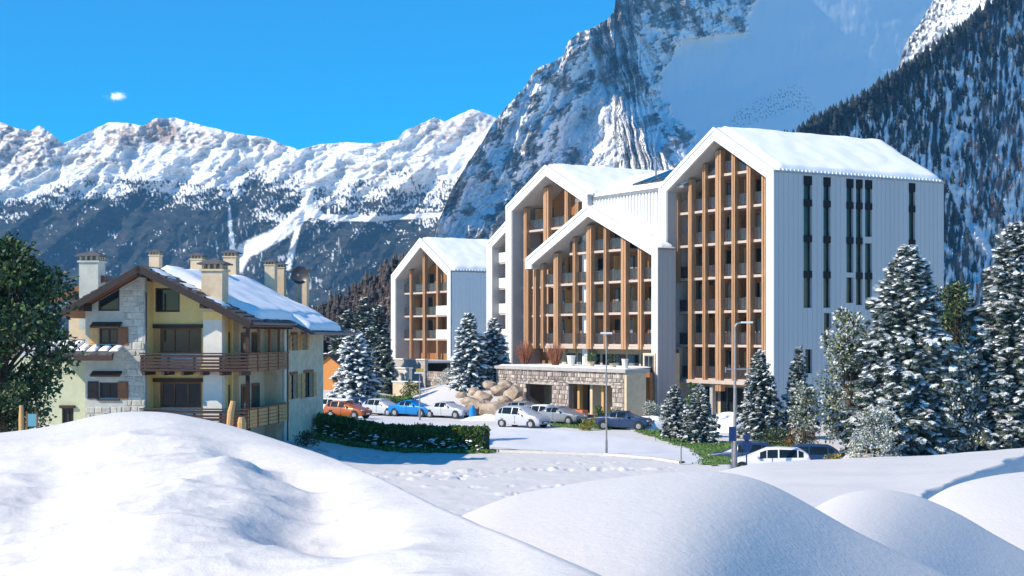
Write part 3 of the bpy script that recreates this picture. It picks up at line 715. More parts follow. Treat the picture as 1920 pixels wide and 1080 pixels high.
# leftmost block ---------------------------------------------------------
finsE = [(u_at(771, 7.7),.45,None,None),(u_at(796,7.7),.55,None,None),(u_at(821,7.7),.45,None,None)]
E_ = gable_block('small leftmost white gabled hotel block with three slender timber posts', 68.7, 85.1, 6.6, 14, -7.0, 8.2, 12.6, finsE, [-.2, 2.8, 5.8], -2.9,
    recess=1.2, bal=lambda i, z: (i == 3 and z < 5), side='white_metal')
MB().box(-7.2, 7.2, 0.3, 3.9, 3.7, 4.1).build('floor_slab', M['slab'], E_)
# narrow block behind ----------------------------------------------------
F_ = gable_block('narrow white hotel block with white solid balconies half hidden behind its taller neighbour', 44.2, 60.2, 7.0, 14, -7.0, 11.2, 15.2, [(51.5,.5,None,None)], [-3.2,-.2,2.8,5.8,8.8], -3,
    bal=lambda i, z: True if i == 0 else None, rooms=True)

# stone clad pavilion ----------------------------------------------------
def stone_field(mb, x0, x1, z0, z1, holes, y, rg, size=.34, out=.09, axis='y'):
    z = z0
    while z < z1-.05:
        hh = min(size*(.55+.8*rg.random()), z1-z); x = x0 + rg.random()*.1
        while x < x1-.05:
            w = min(size*(.6+1.1*rg.random()), x1-x); cx, cz = x+w/2, z+hh/2
            if not any(a-.02 < cx < b+.02 and c-.02 < cz < d+.02 for a, b, c, d in holes):
                g = .022; j = lambda: (rg.random()-.5)*.05; d_ = out*(.4+.9*rg.random())
                a, b, c, d = x+g, x+w-g, z+g, z+hh-g
                fr_ = [(a+j(), c+j()), (b+j(), c+j()), (b+j(), d+j()), (a+j(), d+j())]; mx, mz = sum(p[0] for p in fr_)/4, sum(p[1] for p in fr_)/4
                vs = [(p[0], y, p[1]) for p in fr_] + [(mx+(p[0]-mx)*.8, y-d_*(.8+.4*rg.random()), mz+(p[1]-mz)*.8) for p in fr_]
                if axis == 'x': vs = [(y_ if 0 else -v[1], v[0], v[2]) for v in vs for y_ in (0,)]
                mb.add(vs, [(4,5,6,7),(0,1,5,4),(1,2,6,5),(2,3,7,6),(3,0,4,7)])
            x += w
        z += hh
    return mb
G0, G1, GV = 8.4, 30.5, -9.0
G_ = thing('stone_pavilion', 'low stone clad pavilion with two large openings in front of the hotel', 'pavilion', hp((G0+G1)/2, GV, -7.05), RZ)
gw = (G1-G0)/2; GX = lambda px, v=GV: (G0+G1)/2 - u_at(px, v)
top = 4.35
holes = [(GX(983), GX(1033), .75, 2.75), (GX(1065), GX(1146), .3, 2.95)]
holed(MB(), -gw, gw-.36, 0, top-.3, holes, .1, .6).build('front_wall', M['stone_wall'], G_)
stone_field(MB(), -gw, gw-.36, 0, top-.3, holes, .1, random.Random(4)).build('stone_cladding', M['stone'], G_, kind='stuff')
MB().box(gw-.35, gw, .1, 2.1, 0, top-.3).build('plaster_pier', M['plaster_beige'], G_)
MB().box(gw-6.4, gw-6.0, .61, 7, 0, top-.3).build('end_wall', M['plaster_beige'], G_)
MB().box(-gw, -gw+.4, .61, 7, 0, top-.3).build('end_wall', M['stone_wall'], G_)
MB().box(-gw-.12, gw+.12, -.12, 2.4, top-.29, top).box(-gw-.12, gw-5.8, 2.401, 7.2, top-.29, top).build('roof_slab', M['concrete'], G_)
snow_quad('roof_snow', (-gw, 7.0, top), (gw-6, 7.0, top), (gw-.1, 0.0, top), (-gw, 0.0, top), .12, 50, 14, G_, seed=8, edge=.3)
MB().box(holes[0][0]-1.2, holes[0][1]+.8, 2.9, 3.2, 0, top-.3).build('inner_wall', M['plaster_beige'], G_)
MB().box(holes[1][0]-3.0, holes[1][1]+.9, 3.4, 3.7, 0, top-.3).build('inner_wall', M['wall_wood'], G_)
MB().box(holes[0][1]+.85, holes[0][1]+1.05, .62, 3.3, 0, top-.3).build('inner_wall', M['plaster_beige'], G_)
MB().box(holes[0][0]-1.2, holes[1][1], .62, 3.8, .0, .3).build('floor_slab', M['concrete'], G_)
door_window(G_, holes[1][0]+1.0, holes[1][0]+3.4, .32, 2.7, 3.39, .4, 'glass', 'metal_dark')
for q in ((holes[1][0]+.15, .2), (holes[1][0]+4.0, .0)): MB().box(q[0], q[0]+.35, .9, 1.25, .31, top-.31).build('column', M['light_wood'], G_)
for h_ in holes: MB().box(h_[0]-.12, h_[1]+.12, .0, .62, h_[3]+.002, h_[3]+.14).build('lintel', M['concrete'], G_)
# planter of terracotta brick in front
pl = thing('planter', 'long low terracotta planter below the large opening of the stone pavilion', 'planter', hp((G0+G1)/2 - .5*(holes[1][0]+holes[1][1])+1.0, GV-.8, -7.05), RZ)
MB().box(-2.6, 1.6, -.3, .3, 0, .75).build('trough', M['terracotta'], pl, bevel=.04); MB().box(-2.5, 1.5, -.22, .22, .752, .8).build('soil', M['bark'], pl)
# retaining wall and terrace left of the pavilion
TW = thing('terrace_wall', 'grey concrete retaining wall below the leftmost hotel block', 'wall', hp(76.2, 1.0, -8), RZ)
tw = 11.5
MB().box(-tw, tw, 0, .4, 0, 5.3).build('wall_face', M['concrete'], TW); MB().box(-tw-.1, tw+.1, -.1, .55, 5.302, 5.45).build('coping', M['plaster_white'], TW)
MB().box(-tw, tw, .41, 5.5, 5.0, 5.25).build('terrace_deck', M['snow'], TW)
T2 = thing('terrace_wall', 'rough stone wall running behind the two snowy spruces left of the pavilion', 'wall', hp(47, -.8, -7.5), RZ)
MB().box(-14, 15, 0, .4, 0, 3.6).build('wall_face', M['stone_wall'], T2)
stone_field(MB(), -14, 15, 2.0, 3.6, [], 0, random.Random(9), .45).build('stone_cladding', M['stone'], T2, kind='stuff')
# link building to the right of the pavilion (door with dark recess)
L_ = thing('link_wall', 'beige entrance bay with tall glass between the pavilion and the tall block', 'entrance bay', hp(12.6, -2.5, -7), RZ)
MB().box(-2.9, -1.0, .3, 3.0, 0, 5.6).build('bay_wall', M['plaster_beige'], L_)
door_window(L_, -2.6, -1.2, 2.9, 5.4, .29, 0, 'glass', 'grey_metal')

# ---------------------------------------------------------------- chalet
CR = Vector((-19.55, 83.0, 0)); CA = math.atan2(-.11, .994); cxv = Vector((.994, -.11, 0)); cyv = Vector((.11, .994, 0)); CZ = -6.8
def clx(px, ly):
    t = (px-CX)/F; o = CR + cyv*ly; return (t*o.y - o.x)/(cxv.x - t*cxv.y)
def cly(px, lx):
    t = (px-CX)/F; o = CR + cxv*lx; return (t*o.y - o.x)/(cyv.x - t*cyv.y)
def cz(py, lx, ly): return (HY-py)/F*(CR + cxv*lx + cyv*ly).y - CZ
chal = thing('chalet', 'yellow and grey plastered chalet with dark timber balconies and thick snow on its roof', 'house', (CR.x, CR.y, CZ), CA)
ZA = 3.83 - CZ; SR, SL = .49, .56
zr = lambda lx: ZA - (SR*lx if lx > 0 else -SL*lx)
def crect(x0, x1, y0, y1, ly): a, b = clx(x0, ly), clx(x1, ly); return (a, b, cz(y1, (a+b)/2, ly), cz(y0, (a+b)/2, ly))
xl, xm = clx(160, 0), clx(272, 0)

def clamp(mb, k=.34):
    mb.v = [(x, y, min(z, zr(x)-k)) for x, y, z in mb.v]; return mb
# left grey plastered bay
wins = [crect(184,224,541,583,0), crect(186,221,615,645,0), crect(186,221,717,746,0)]
clamp(holed(MB(), xl, xm, 0, ZA, wins, 0, .35)).build('front_wall', M['plaster_grey'], chal)
sf = stone_field(MB(), clx(229,0), xm-.02, .8, zr(xm)-.6, [], 0, random.Random(31), .34, .035); clamp(sf, .5).build('stone_cladding', M['pale_stone'], chal, kind='stuff')
sf = stone_field(MB(), xl+.02, clx(228,0), .8, cz(700,0,0)-.3, [(clx(160,0), clx(245,0), wins[2][2]-.3, wins[2][3]+.6)], 0, random.Random(32), .34, .03); sf.build('stone_cladding', M['pale_stone'], chal, kind='stuff')
# yellow middle bay, set back behind the balcony
MY = 1.3; xr = clx(416, MY)
wm = [crect(291,337,540,585,MY), crect(279,378,615,700,MY), crect(279,378,716,800,MY)]
wm[1] = (wm[1][0], wm[1][1], cz(695,0,MY), cz(615,0,MY)); wm[2] = (wm[2][0], wm[2][1], cz(797,0,MY), cz(716,0,MY))
clamp(holed(MB(), xm+.01, xr, 0, ZA, wm, MY, MY+.3)).build('front_wall', M['plaster_yellow'], chal)
MB().box(xm-.34, xm, .351, MY+.3, 0, ZA-.8).build('return_wall', M['plaster_yellow'], chal)
# white pier right of the windows
px0, px1 = clx(381, .75), clx(416, .75)
clamp(MB().box(px0, px1, .75, MY-.002, 0, ZA)).build('wall_pier', M['plaster_white'], chal)
clamp(MB().box(px0-.02, px1+.02, .72, MY-.004, cz(600,0,.75)-.0, ZA)).build('wall_pier', M['plaster_yellow'], chal)
# loggia: recessed corner
LX = 3.9; LB = 4.6
clamp(MB().box(xr+.01, LX, 2.6, 2.9, 0, ZA)).build('loggia_wall', M['plaster_yellow'], chal)
clamp(MB().box(LX, LX+.3, 2.91, 8.2, 0, ZA)).build('loggia_wall', M['plaster_beige'], chal)
clamp(MB().box(xr-.3, xr-.01, MY+.31, 2.88, 0, ZA)).build('loggia_wall', M['plaster_yellow'], chal)
# side wall with shuttered windows
SX = 5.25
def srect(a, b, c, d):
    y0, y1 = cly(a, SX), cly(b, SX); m_ = (y0+y1)/2; return (y0, y1, cz(d, SX, m_), cz(c, SX, m_))
sw = [srect(545.5,556,628,657), srect(565,574,627,656), srect(543.5,556,702,748), srect(569.5,586,698,745)]
y8 = cly(529, SX); ye = 18.6
w_ = holed(MB(), y8, ye, 0, zr(SX)-.3, sw, 0, .35); rot_side(w_, SX).build('side_wall', M['plaster_side'], chal)
MB().box(LX+.3, SX-.36, y8, y8+.3, 0, zr(SX)-.35).build('return_wall', M['plaster_beige'], chal)
MB().box(xl, SX-.1, ye-.3, ye, 0, zr(SX)-.4).build('rear_wall', M['plaster_grey'], chal)
MB().box(xl, xl+.3, .36, ye-.31, 0, zr(xl)-.4).build('side_wall', M['plaster_grey'], chal)
MB().box(xl+.31, LX-.01, MY+.31, MY+.4, cz(700,0,MY)-.3, cz(700,0,MY)).build('floor_slab', M['plaster_white'], chal)
for a, b, c, d in sw:
    w = b-a
    f = rot_side(MB().box(a, b, .2, .3, c, c+.07).box(a, b, .2, .3, d-.07, d).box(a, a+.06, .2, .3, c+.07, d-.07).box(b-.06, b, .2, .3, c+.07, d-.07), SX).build('window', M['dark_wood'], chal)
    rot_side(MB().box(a+.06, b-.06, .24, .26, c+.07, d-.07), SX).build('pane', M['glass'], f)
    rot_side(MB().box(a-.08, b+.08, -.06, .02, d+.0, d+.16), SX).build('lintel', M['mid_wood'], chal)
    for q, sw_ in ((a-w*.34, .36), (b-.02, .36)):
        s_ = MB().box(q, q+w*sw_, -.07, -.01, c, d-.01)
        for k in range(3): s_.box(q+.03, q+w*sw_-.03, -.10, -.07, c+.1+k*(d-c)/3, c+(k+1)*(d-c)/3-.06)
        rot_side(s_, SX).build('shutter', M['light_wood'], chal)
# attic and left windows
def cwin(rect, y, bars=1, fr='dark_wood', par=None, glass='glass', horiz=0):
    a, b, c, d = rect; t = .09; f = MB()
    f.box(a, b, y+.08, y+.2, c, c+t).box(a, b, y+.08, y+.2, d-t, d).box(a, a+t, y+.08, y+.2, c+t, d-t).box(b-t, b, y+.08, y+.2, c+t, d-t)
    for k in range(bars): x = a+(b-a)*(k+1)/(bars+1); f.box(x-.04, x+.04, y+.08, y+.2, c+t, d-t)
    o = f.build('window', M[fr], par or chal)
    for k in range(bars+1):
        x0 = a+t if k == 0 else a+(b-a)*k/(bars+1)+.04; x1 = b-t if k == bars else a+(b-a)*(k+1)/(bars+1)-.04
        MB().box(x0, x1, y+.13, y+.15, c+t, d-t).build('pane', M[glass], o)
    return o
cwin(wins[0], 0, 0); cwin(wm[0], MY, 0); cwin(wins[1], 0, 1); cwin(wins[2], 0, 1)
def shutter(x0, x1, c, d, y, m='mid_wood'):
    s_ = MB().box(x0, x1, y-.06, y-.005, c, d)
    for k in range(2): s_.box(x0+.08, x1-.08, y-.085, y-.06, c+.1+k*(d-c)/2, c+(k+1)*(d-c)/2-.06)
    s_.build('shutter', M[m], chal)
for w, top_, wide in ((wins[1], 604, (167,184,223,241)), (wins[2], 696, (165,184,223,241))):
    shutter(clx(wide[0],0), w[0]-.02, w[2]-.05, w[3]+.05, 0, 'light_wood' if w is wins[1] else 'dark_wood'); shutter(w[1]+.02, clx(wide[3],0), w[2]-.05, w[3]+.05, 0, 'light_wood' if 0 else 'mid_wood')
    z_ = cz(top_+3, 0, 0); MB().slab([(clx(174,0), -.45, z_-.12), (clx(229,0), -.45, z_-.12), (clx(229,0), .0, z_+.1), (clx(174,0), .0, z_+.1)], .1).build('window_hood', M['dark_wood'], chal)
    MB().box(w[0]-.1, w[1]+.1, -.1, .02, w[2]-.15, w[2]-.055).build('window_sill', M['dark_wood'], chal)
for a, b, c, d in wm[1:]:
    # opening: door with shutter, then a three light window over a white panel
    MB().box(a+.02, b+.25, MY-.14, MY-.005, d, d+.2).build('lintel', M['dark_wood'], chal)
    xd = clx(300, MY); MB().box(a+.02, xd, MY+.03, MY+.1, c, d-.02).build('door_shutter', M['light_wood'], chal)
    zp = c + (d-c)*.42
    MB().box(xd+.03, b-.02, MY+.04, MY+.2, c, zp-.03).build('parapet_panel', M['plaster_white'], chal)
    cwin((xd+.03, b-.02, zp, d-.01), MY, 2, 'mid_wood')
    MB().box(clx(265,MY-.1), a-.03, MY-.4, MY-.1, c, d-.05).build('post', M['dark_wood'], chal)
# loggia doors
for z0, z1 in ((cz(697,0,2.6), cz(618,0,2.6)), (cz(798,0,2.6), cz(716,0,2.6))):
    cwin((LX-.9, LX-.1, z0+.05, z1-.15), 2.42, 0, 'mid_wood')
    for k, yy in enumerate((3.3, 5.4)):
        f = rot_side(MB().box(yy, yy+1.5, -.08, -.01, z0+.05, z1-.15), LX+.3).build('loggia_door', M['mid_wood'], chal); rot_side(MB().box(yy+.15, yy+1.35, -.1, -.081, z0+.6, z1-.3), LX+.3).build('pane', M['glass'], f)
# balconies
BX0 = clx(263, -.35); BX1 = 5.66; BY0 = -.38
def rails(z0, z1, first):
    zt, zb_ = z1, z0
    MB().box(BX0, BX1-.1, BY0+.12, MY-.01, zb_-.02, zb_+.12).build('balcony_floor', M['dark_wood'], chal)
    MB().box(xr+.0, BX1-.1, MY, 2.59, zb_-.02, zb_+.12).build('balcony_floor', M['dark_wood'], chal)
    MB().box(LX+.31, BX1-.1, 2.6, y8-.02, zb_-.02, zb_+.12).build('balcony_floor', M['dark_wood'], chal)
    n = 5; hh = (zt-zb_)/n
    gap = {3: .10}
    for k in range(n):                                  # long planks of the front rail
        g = .05 if k != 3 else .09
        MB().box(BX0, BX1, BY0, BY0+.05, zb_+k*hh, zb_+(k+1)*hh-g).build('plank', M['dark_wood'], chal)
    L = y8-.1-BY0
    for k in range(n):                                  # side rail
        MB().box(BX1-.05, BX1, BY0+.06, y8-.1, zb_+k*hh, zb_+(k+1)*hh-.03).build('plank', M['light_wood'] if not first else M['mid_wood2'], chal)
    for x in np.linspace(BX0+.1, BX1-.1, 5): MB().box(x-.06, x+.06, BY0+.051, BY0+.15, zb_-.1, zt-.05).build('rail_post', M['dark_wood'], chal)
    for y in np.linspace(1.5, y8-.3, 4): MB().box(BX1+.002, BX1+.05, y-.07, y+.07, zb_-.05, zt).build('rail_post', M['mid_wood'], chal)
    MB().box(BX0-.03, BX1+.07, BY0-.06, BY0+.13, zt, zt+.07).build('handrail', M['dark_wood'], chal)
    MB().box(BX1-.13, BX1+.07, BY0+.131, y8-.1, zt, zt+.07).build('handrail', M['mid_wood'], chal)
    for x in np.linspace(BX0+.2, BX1-.4, 6): MB().box(x-.08, x+.08, BY0-.05, MY-.02, zb_-.22, zb_-.021).build('joist', M['dark_wood'], chal)
M['mid_wood2'] = mat('balcony_side_wood', (.30,.15,.07), .7, .25, 4, .1, stretch=(3,.5,3), island=.15)
rails(cz(696,0,BY0), cz(664,0,BY0), True); rails(cz(802,0,BY0), cz(768,0,BY0), False)
for z0, z1 in ((cz(662,0,0)+.05, zr(BX1)-.35), (0, cz(700,0,0)-.1), (cz(768,0,0), cz(703,0,0))):
    MB().box(BX1-.18, BX1-.0, BY0+.16, BY0+.36, z0, z1).build('corner_post', M['dark_wood'], chal)
for y in (2.0, 4.2, 6.2): MB().box(BX1-.17, BX1-.03, y, y+.14, cz(662,0,0), zr(BX1)-.35).build('corner_post', M['mid_wood'], chal)
MB().tube((SX+.12, y8+.1, .1), (SX+.12, y8+.1, zr(SX)-.6), .09, n=10).build('downpipe', M['plaster_white'], chal)
MB().tube((SX+.14, y8+.75, .1), (SX+.14, y8+.75, zr(SX)-.75), .05, n=8).build('downpipe', M['metal_dark'], chal)
MB().tube((xm+.1, -.1, cz(640,0,0)), (xm+.1, -.1, zr(0)-1.4), .05, n=8).build('downpipe', M['metal_dark'], chal)
# roof: slate slabs with verge boards, rafters and snow
y0r, y1r = -1.3, 19.3; er, el = 6.1, -4.5
def roof_side(xe, y0, y1, x_in=0, th=.2):
    q = [(x_in, y0, zr(x_in)), (xe, y0, zr(xe)), (xe, y1, zr(xe)), (x_in, y1, zr(x_in))]
    return MB().slab(q, th)
roof_side(er, y0r, y1r).build('roof', M['slate'], chal); roof_side(el, y0r, y1r).build('roof', M['slate'], chal)
roof_side(7.1, 8.0, y1r, er+.003).build('roof', M['slate'], chal)
for xe, nm in ((er, 1), (el, -1)):
    MB().slab([(0, y0r-.08, zr(0)-.02), (xe+.05*nm, y0r-.08, zr(xe)-.04), (xe+.05*nm, y0r-.003, zr(xe)-.04), (0, y0r-.003, zr(0)-.02)], .34).build('bargeboard', M['barge'], chal)
    MB().slab([(0, y0r, zr(0)-.21), (xe, y0r, zr(xe)-.21), (xe, y1r, zr(xe)-.21), (0, y1r, zr(0)-.21)], .05).build('soffit_boards', M['mid_wood'], chal)
MB().tube((er+.1, y0r, zr(er)-.1), (er+.1, 8.0, zr(er)-.1), .08, n=8).build('gutter', M['metal_dark'], chal)
MB().tube((7.2, 8.0, zr(7.1)-.1), (7.2, y1r, zr(7.1)-.1), .08, n=8).build('gutter', M['metal_dark'], chal)
for x in (-3.2, 0, 3.4): MB().box(x-.14, x+.14, y0r+.15, 1.2, zr(x)-.62, zr(x)-.27).build('purlin', M['dark_wood'], chal)
for k in range(12): MB().box(er-1.0, er-.05, .6+k*.62, .72+k*.62, zr(er)-.36, zr(er)-.24).build('rafter', M['dark_wood'], chal)
def slates(x0, x1, y0, y1, seed, dens=1.0, nm='roof_slates'):
    rg = random.Random(seed); mb = MB(); st = .42; y = y0
    sg = 1 if x1 > x0 else -1; nx_ = int(abs(x1-x0)/st); ny_ = int((y1-y0)/st)
    for i in range(nx_):
        for j in range(ny_):
            if rg.random() > dens: continue
            a = x0+sg*i*st; b = a+sg*st*1.15; c = y0+j*st+rg.random()*.08; d = c+st*.95; l = .03+.05*rg.random()
            mb.add([(a,c,zr(a)+.02),(b,c,zr(b)+l+.04),(b,d,zr(b)+l+.04),(a,d,zr(a)+.02),(b,c,zr(b)-.0),(b,d,zr(b)-.0)], [(0,1,2,3),(1,4,5,2),(0,4,1),(3,2,5)])
    mb.build(nm, M['slate'], chal, kind='stuff')
slates(.1, er-.1, y0r+.05, 1.6, 1); slates(-.1, el+.2, y0r+.05, 6, 2); slates(3.6, 6.9, 13, y1r-.2, 3); slates(er-.9, er-.05, 1.6, 8, 4); slates(.1, 3.4, 16.5, y1r-.1, 6)
def rs(a, b, c, d, th, nm, seed, nx=50, ny=26, edge=.6): snow_quad('roof_snow', (a, b, zr(a)), (a, d, zr(a)), (c, d, zr(c)), (c, b, zr(c)), th, nx, ny, chal, seed=seed, edge=edge)
rs(.25, 1.0, er-.25, 16.8, .42, '', 3); rs(er-.9, 8.3, 6.95, 16.6, .34, '', 5, 30, 12)
rs(-.2, 2.6, -3.0, 12, .22, '', 9, 30, 20)
for (a, b, c, d) in ((.3,-.9,1.5,.6),(1.9,-.7,2.8,.8),(3.4,-1.0,4.5,.5),(-.4,-1.1,-1.3,.9),(-2.0,-.9,-3.2,1.0)): rs(a, b, c, d, .10, '', a, 14, 12, .5)
# chimneys
def roof_hit(px, py, right=True):
    sx = SR if right else -SL
    t, s_ = (px-CX)/F, (HY-py)/F
    # z = 3.83 - sx*lx, lx = (P-CR).cxv
    # Y*s = 3.83 - sx*((tY-CR.x)*cx + (Y-CR.y)*cy)
    Y = (3.83 + sx*(CR.x*cxv.x + CR.y*cxv.y)) / (s_ + sx*(t*cxv.x + cxv.y)); P = Vector((t*Y, Y, 0)) - CR
    return P.dot(cxv), P.dot(cyv)
def chimney(px, ytop, wpx, Y=None, base=None, m='plaster_beige', right=True, tall=1.0):
    if base: lx, ly = roof_hit(px, base, right); Y = (CR + cxv*lx + cyv*ly).y
    else: P = Vector(((px-CX)/F*Y, Y, 0)) - CR; lx, ly = P.dot(cxv), P.dot(cyv)
    w = wpx/F*Y*.80; zt = (HY-ytop)/F*Y - CZ; zb_ = zr(lx)-.25*abs(1)-w*.4; h = w/2
    b = MB().box(lx-h, lx+h, ly-h, ly+h, zb_, zt-w*.62).build('chimney', M[m], chal)
    z = zt-w*.62
    MB().box(lx-h*1.15, lx+h*1.15, ly-h*1.15, ly+h*1.15, z+.001, z+w*.09).build('chimney_ledge', M[m], b)
    q = MB()
    for i in range(4):
        for j in range(4):
            if i in (0,3) or j in (0,3): x = lx-h*.85+i*h*1.7/3; y = ly-h*.85+j*h*1.7/3; q.box(x-w*.055, x+w*.055, y-w*.055, y+w*.055, z+w*.09, z+w*.30)
    q.box(lx-h*.6, lx+h*.6, ly-h*.6, ly+h*.6, z+w*.09, z+w*.27); q.build('chimney_pier', M[m], b)
    zc = z+w*.30; r = h*1.35
    MB().add([(lx-r,ly-r,zc),(lx+r,ly-r,zc),(lx+r,ly+r,zc),(lx-r,ly+r,zc),(lx-r,ly-r,zc+.07),(lx+r,ly-r,zc+.07),(lx+r,ly+r,zc+.07),(lx-r,ly+r,zc+.07),(lx,ly,zc+w*.34)], [(3,2,1,0),(0,1,5,4),(1,2,6,5),(2,3,7,6),(3,0,4,7),(4,5,8),(5,6,8),(6,7,8),(7,4,8)]).build('chimney_cap', M['slate'], b)
    return lx, ly, zt
chimney(403, 484, 50, base=560)
for a in ((371,474,27,93),(434,468,30,98),(508,486,24,99),(526,492,22,100.5),(568,502,24,101.0),(292,468,24,93)): chimney(*a)
lx, ly, zt = chimney(173, 470, 46, 88, m='plaster_grey', right=False)
MB().tube((lx, ly, zt-.3), (lx, ly, zt+.15), .16, .10, n=10).build('chimney_cowl', M['grey_metal'], chal)
# satellite dish on the far end of the roof
dp = Vector((at(562, 516, 100))) - CR; dx, dy, dz = dp.dot(cxv), dp.dot(cyv), dp.z - CZ
dish = thing('satellite_dish', 'dark round satellite dish at the far end of the chalet roof', 'satellite dish', tuple(CR + cxv*dx + cyv*dy + Vector((0,0,zr(dx)+CZ-.1))), CA)
hh = dz - zr(dx) + .1; mb = MB(); n = 20
rings = [(0,.0),(.25,.03),(.45,.10),(.58,.18)]
vs = [(0, .18, hh)]; fs = []
for r, dpt in rings[1:]:
    for k in range(n): vs.append((r*math.cos(2*math.pi*k/n), .18-dpt, hh + r*math.sin(2*math.pi*k/n)))
for k in range(n): fs.append((0, 1+k, 1+(k+1) % n))
for q in range(2):
    for k in range(n): a = 1+q*n; fs.append((a+k, a+n+k, a+n+(k+1) % n, a+(k+1) % n))
mb.add(vs, fs); mb.add([(x, y+.03, z) for x, y, z in vs], [f[::-1] for f in fs]); mb.build('dish', M['metal_dark'], dish, smooth=True)
MB().tube((0,.25,0), (0,.25,hh), .05).build('mast', M['grey_metal'], dish); MB().tube((0,.2,hh-.3), (0,-.45,hh), .02).tube((0,-.45,hh), (0,-.36,hh), .06).build('feed_arm', M['grey_metal'], dish)

# lower annex at the left with its own slate roof
ax0, ax1 = clx(20, 1.0), xl-.01
zt_ = cz(668, 0, 1.0)
an = [crect(116,138,765,806,1.0)]
holed(MB(), ax0, ax1, 0, zt_, an, 1.0, 1.3).build('annex_wall', mat('plaster_sage', (.50,.52,.36), .9, .08, 2, .15), chal)
cwin(an[0], 1.0, 1, 'dark_wood')
MB().box(an[0][0]-.1, an[0][1]+.1, .85, 1.0, an[0][3], an[0][3]+.15).build('lintel', M['dark_wood'], chal)
P0, P1 = clx(60, -1.4), clx(211, -1.4)
za, zb2 = cz(667, 0, -1.4), cz(640, 0, 1.4)
MB().slab([(P0, -1.4, za), (P1, -1.4, za), (P1-.9, 1.5, zb2+.1), (P0, 1.5, zb2+.1)], .22).build('annex_roof', M['slate'], chal)
MB().box(P0, P1, -1.5, -1.41, za-.26, za+.02).build('annex_fascia', M['dark_wood'], chal)
mb = MB(); rg_ = random.Random(11)
for i in range(14):
    for j in range(5):
        x = P0+.1+i*.31+rg_.random()*.06; y = -1.35+j*.55; z = lambda y_: za+(y_+1.4)/2.9*(zb2+.1-za)
        x1_ = min(x+.29, P1-.05-.3*(y+1.4)); 
        if x1_ < x+.1: continue
        mb.add([(x,y,z(y)+.07),(x1_,y,z(y)+.07),(x1_,y+.5,z(y+.5)+.03),(x,y+.5,z(y+.5)+.03),(x,y,z(y)),(x1_,y,z(y))], [(0,1,2,3),(4,5,1,0)])
mb.build('roof_slates', M['slate'], chal, kind='stuff')
for k in range(7):
    x = P0+.3+k*.62; s0 = .15*rg_.random()
    snow_quad('roof_snow', (x, .9+s0, za+(2.3+s0)/2.9*(zb2+.1-za)+.06), (x+.5, .9+s0, za+(2.3+s0)/2.9*(zb2+.1-za)+.06), (x+.5, -.9+s0, za+(.5+s0)/2.9*(zb2+.1-za)+.06), (x, -.9+s0, za+(.5+s0)/2.9*(zb2+.1-za)+.06), .12, 12, 14, chal, seed=k, edge=.3)
# upper left rear roof of the chalet
MB().slab([(-7.2, 4.5, cz(556,0,4.5)), (-4.2, 4.5, cz(516,0,4.5)), (-4.2, 12, cz(516,0,4.5)), (-7.2, 12, cz(556,0,4.5))], .25).build('rear_roof', M['slate'], chal)
MB().box(-6.6, -4.4, 5.5, 11, 0, cz(566,0,5.5)).build('rear_wall', M['plaster_beige'], chal)
MB().slab([(-7.3, 4.35, cz(558,0,4.5)), (-4.1, 4.35, cz(516,0,4.5)), (-4.1, 4.49, cz(516,0,4.5)), (-7.3, 4.49, cz(558,0,4.5))], .35).build('bargeboard', M['mid_wood'], chal)

# ---------------------------------------------------------------- plants
class Cloud:
    """adds many copies of small templates into arrays"""
    def __init__(s): s.V = []; s.F = []; s.n = 0
    def add(s, tv, tf, pos, R, sc):
        n = len(pos); v = np.einsum('nij,kj->nki', R, tv)*sc[:, None, None] if sc.ndim == 1 else np.einsum('nij,nkj->nki', R, tv[None]*sc[:, None, :])
        v = v + pos[:, None, :]; k = len(tv)
        f = tf[None] + (np.arange(n)*k)[:, None, None] + s.n
        s.V.append(v.reshape(-1, 3)); s.F.append(f.reshape(-1, tf.shape[1])); s.n += n*k
    def build(s, name, m, parent, smooth=False, **kw):
        if not s.V: return
        return shared(name, npmesh(name, np.concatenate(s.V), np.concatenate(s.F), m, smooth=smooth), parent, **kw)
def frames(d, up=(0,0,1), roll=None):
    """rotation matrices whose x axis is d"""
    d = d/np.linalg.norm(d, axis=1, keepdims=True); u = np.broadcast_to(np.array(up, float), d.shape)
    y = np.cross(u, d); y /= (np.linalg.norm(y, axis=1, keepdims=True)+1e-9); z = np.cross(d, y)
    if roll is not None:
        c, s_ = np.cos(roll)[:, None], np.sin(roll)[:, None]; y, z = y*c+z*s_, z*c-y*s_
    return np.stack([d, y, z], -1)
def _tuft():
    rg = np.random.RandomState(2); V = []; Fc = []
    for k in range(9):
        a = (k/8-.5)*2.2; L = 1.0-.25*abs(a); dr = -.12-.25*rg.rand(); o = len(V); w = .13
        d = np.array((math.cos(a), math.sin(a))); n_ = np.array((-d[1], d[0]))
        b = d*.05
        V += [(b[0]-n_[0]*w*.5, b[1]-n_[1]*w*.5, 0), (b[0]+n_[0]*w*.5, b[1]+n_[1]*w*.5, 0), (d[0]*L*.6+n_[0]*w, d[1]*L*.6+n_[1]*w, dr*.4), (d[0]*L, d[1]*L, dr), (d[0]*L*.6-n_[0]*w, d[1]*L*.6-n_[1]*w, dr*.4-.05)]
        Fc += [(o, o+1, o+2), (o, o+2, o+4), (o+4, o+2, o+3)]
    return np.array(V), np.array(Fc)
TUFT = _tuft()
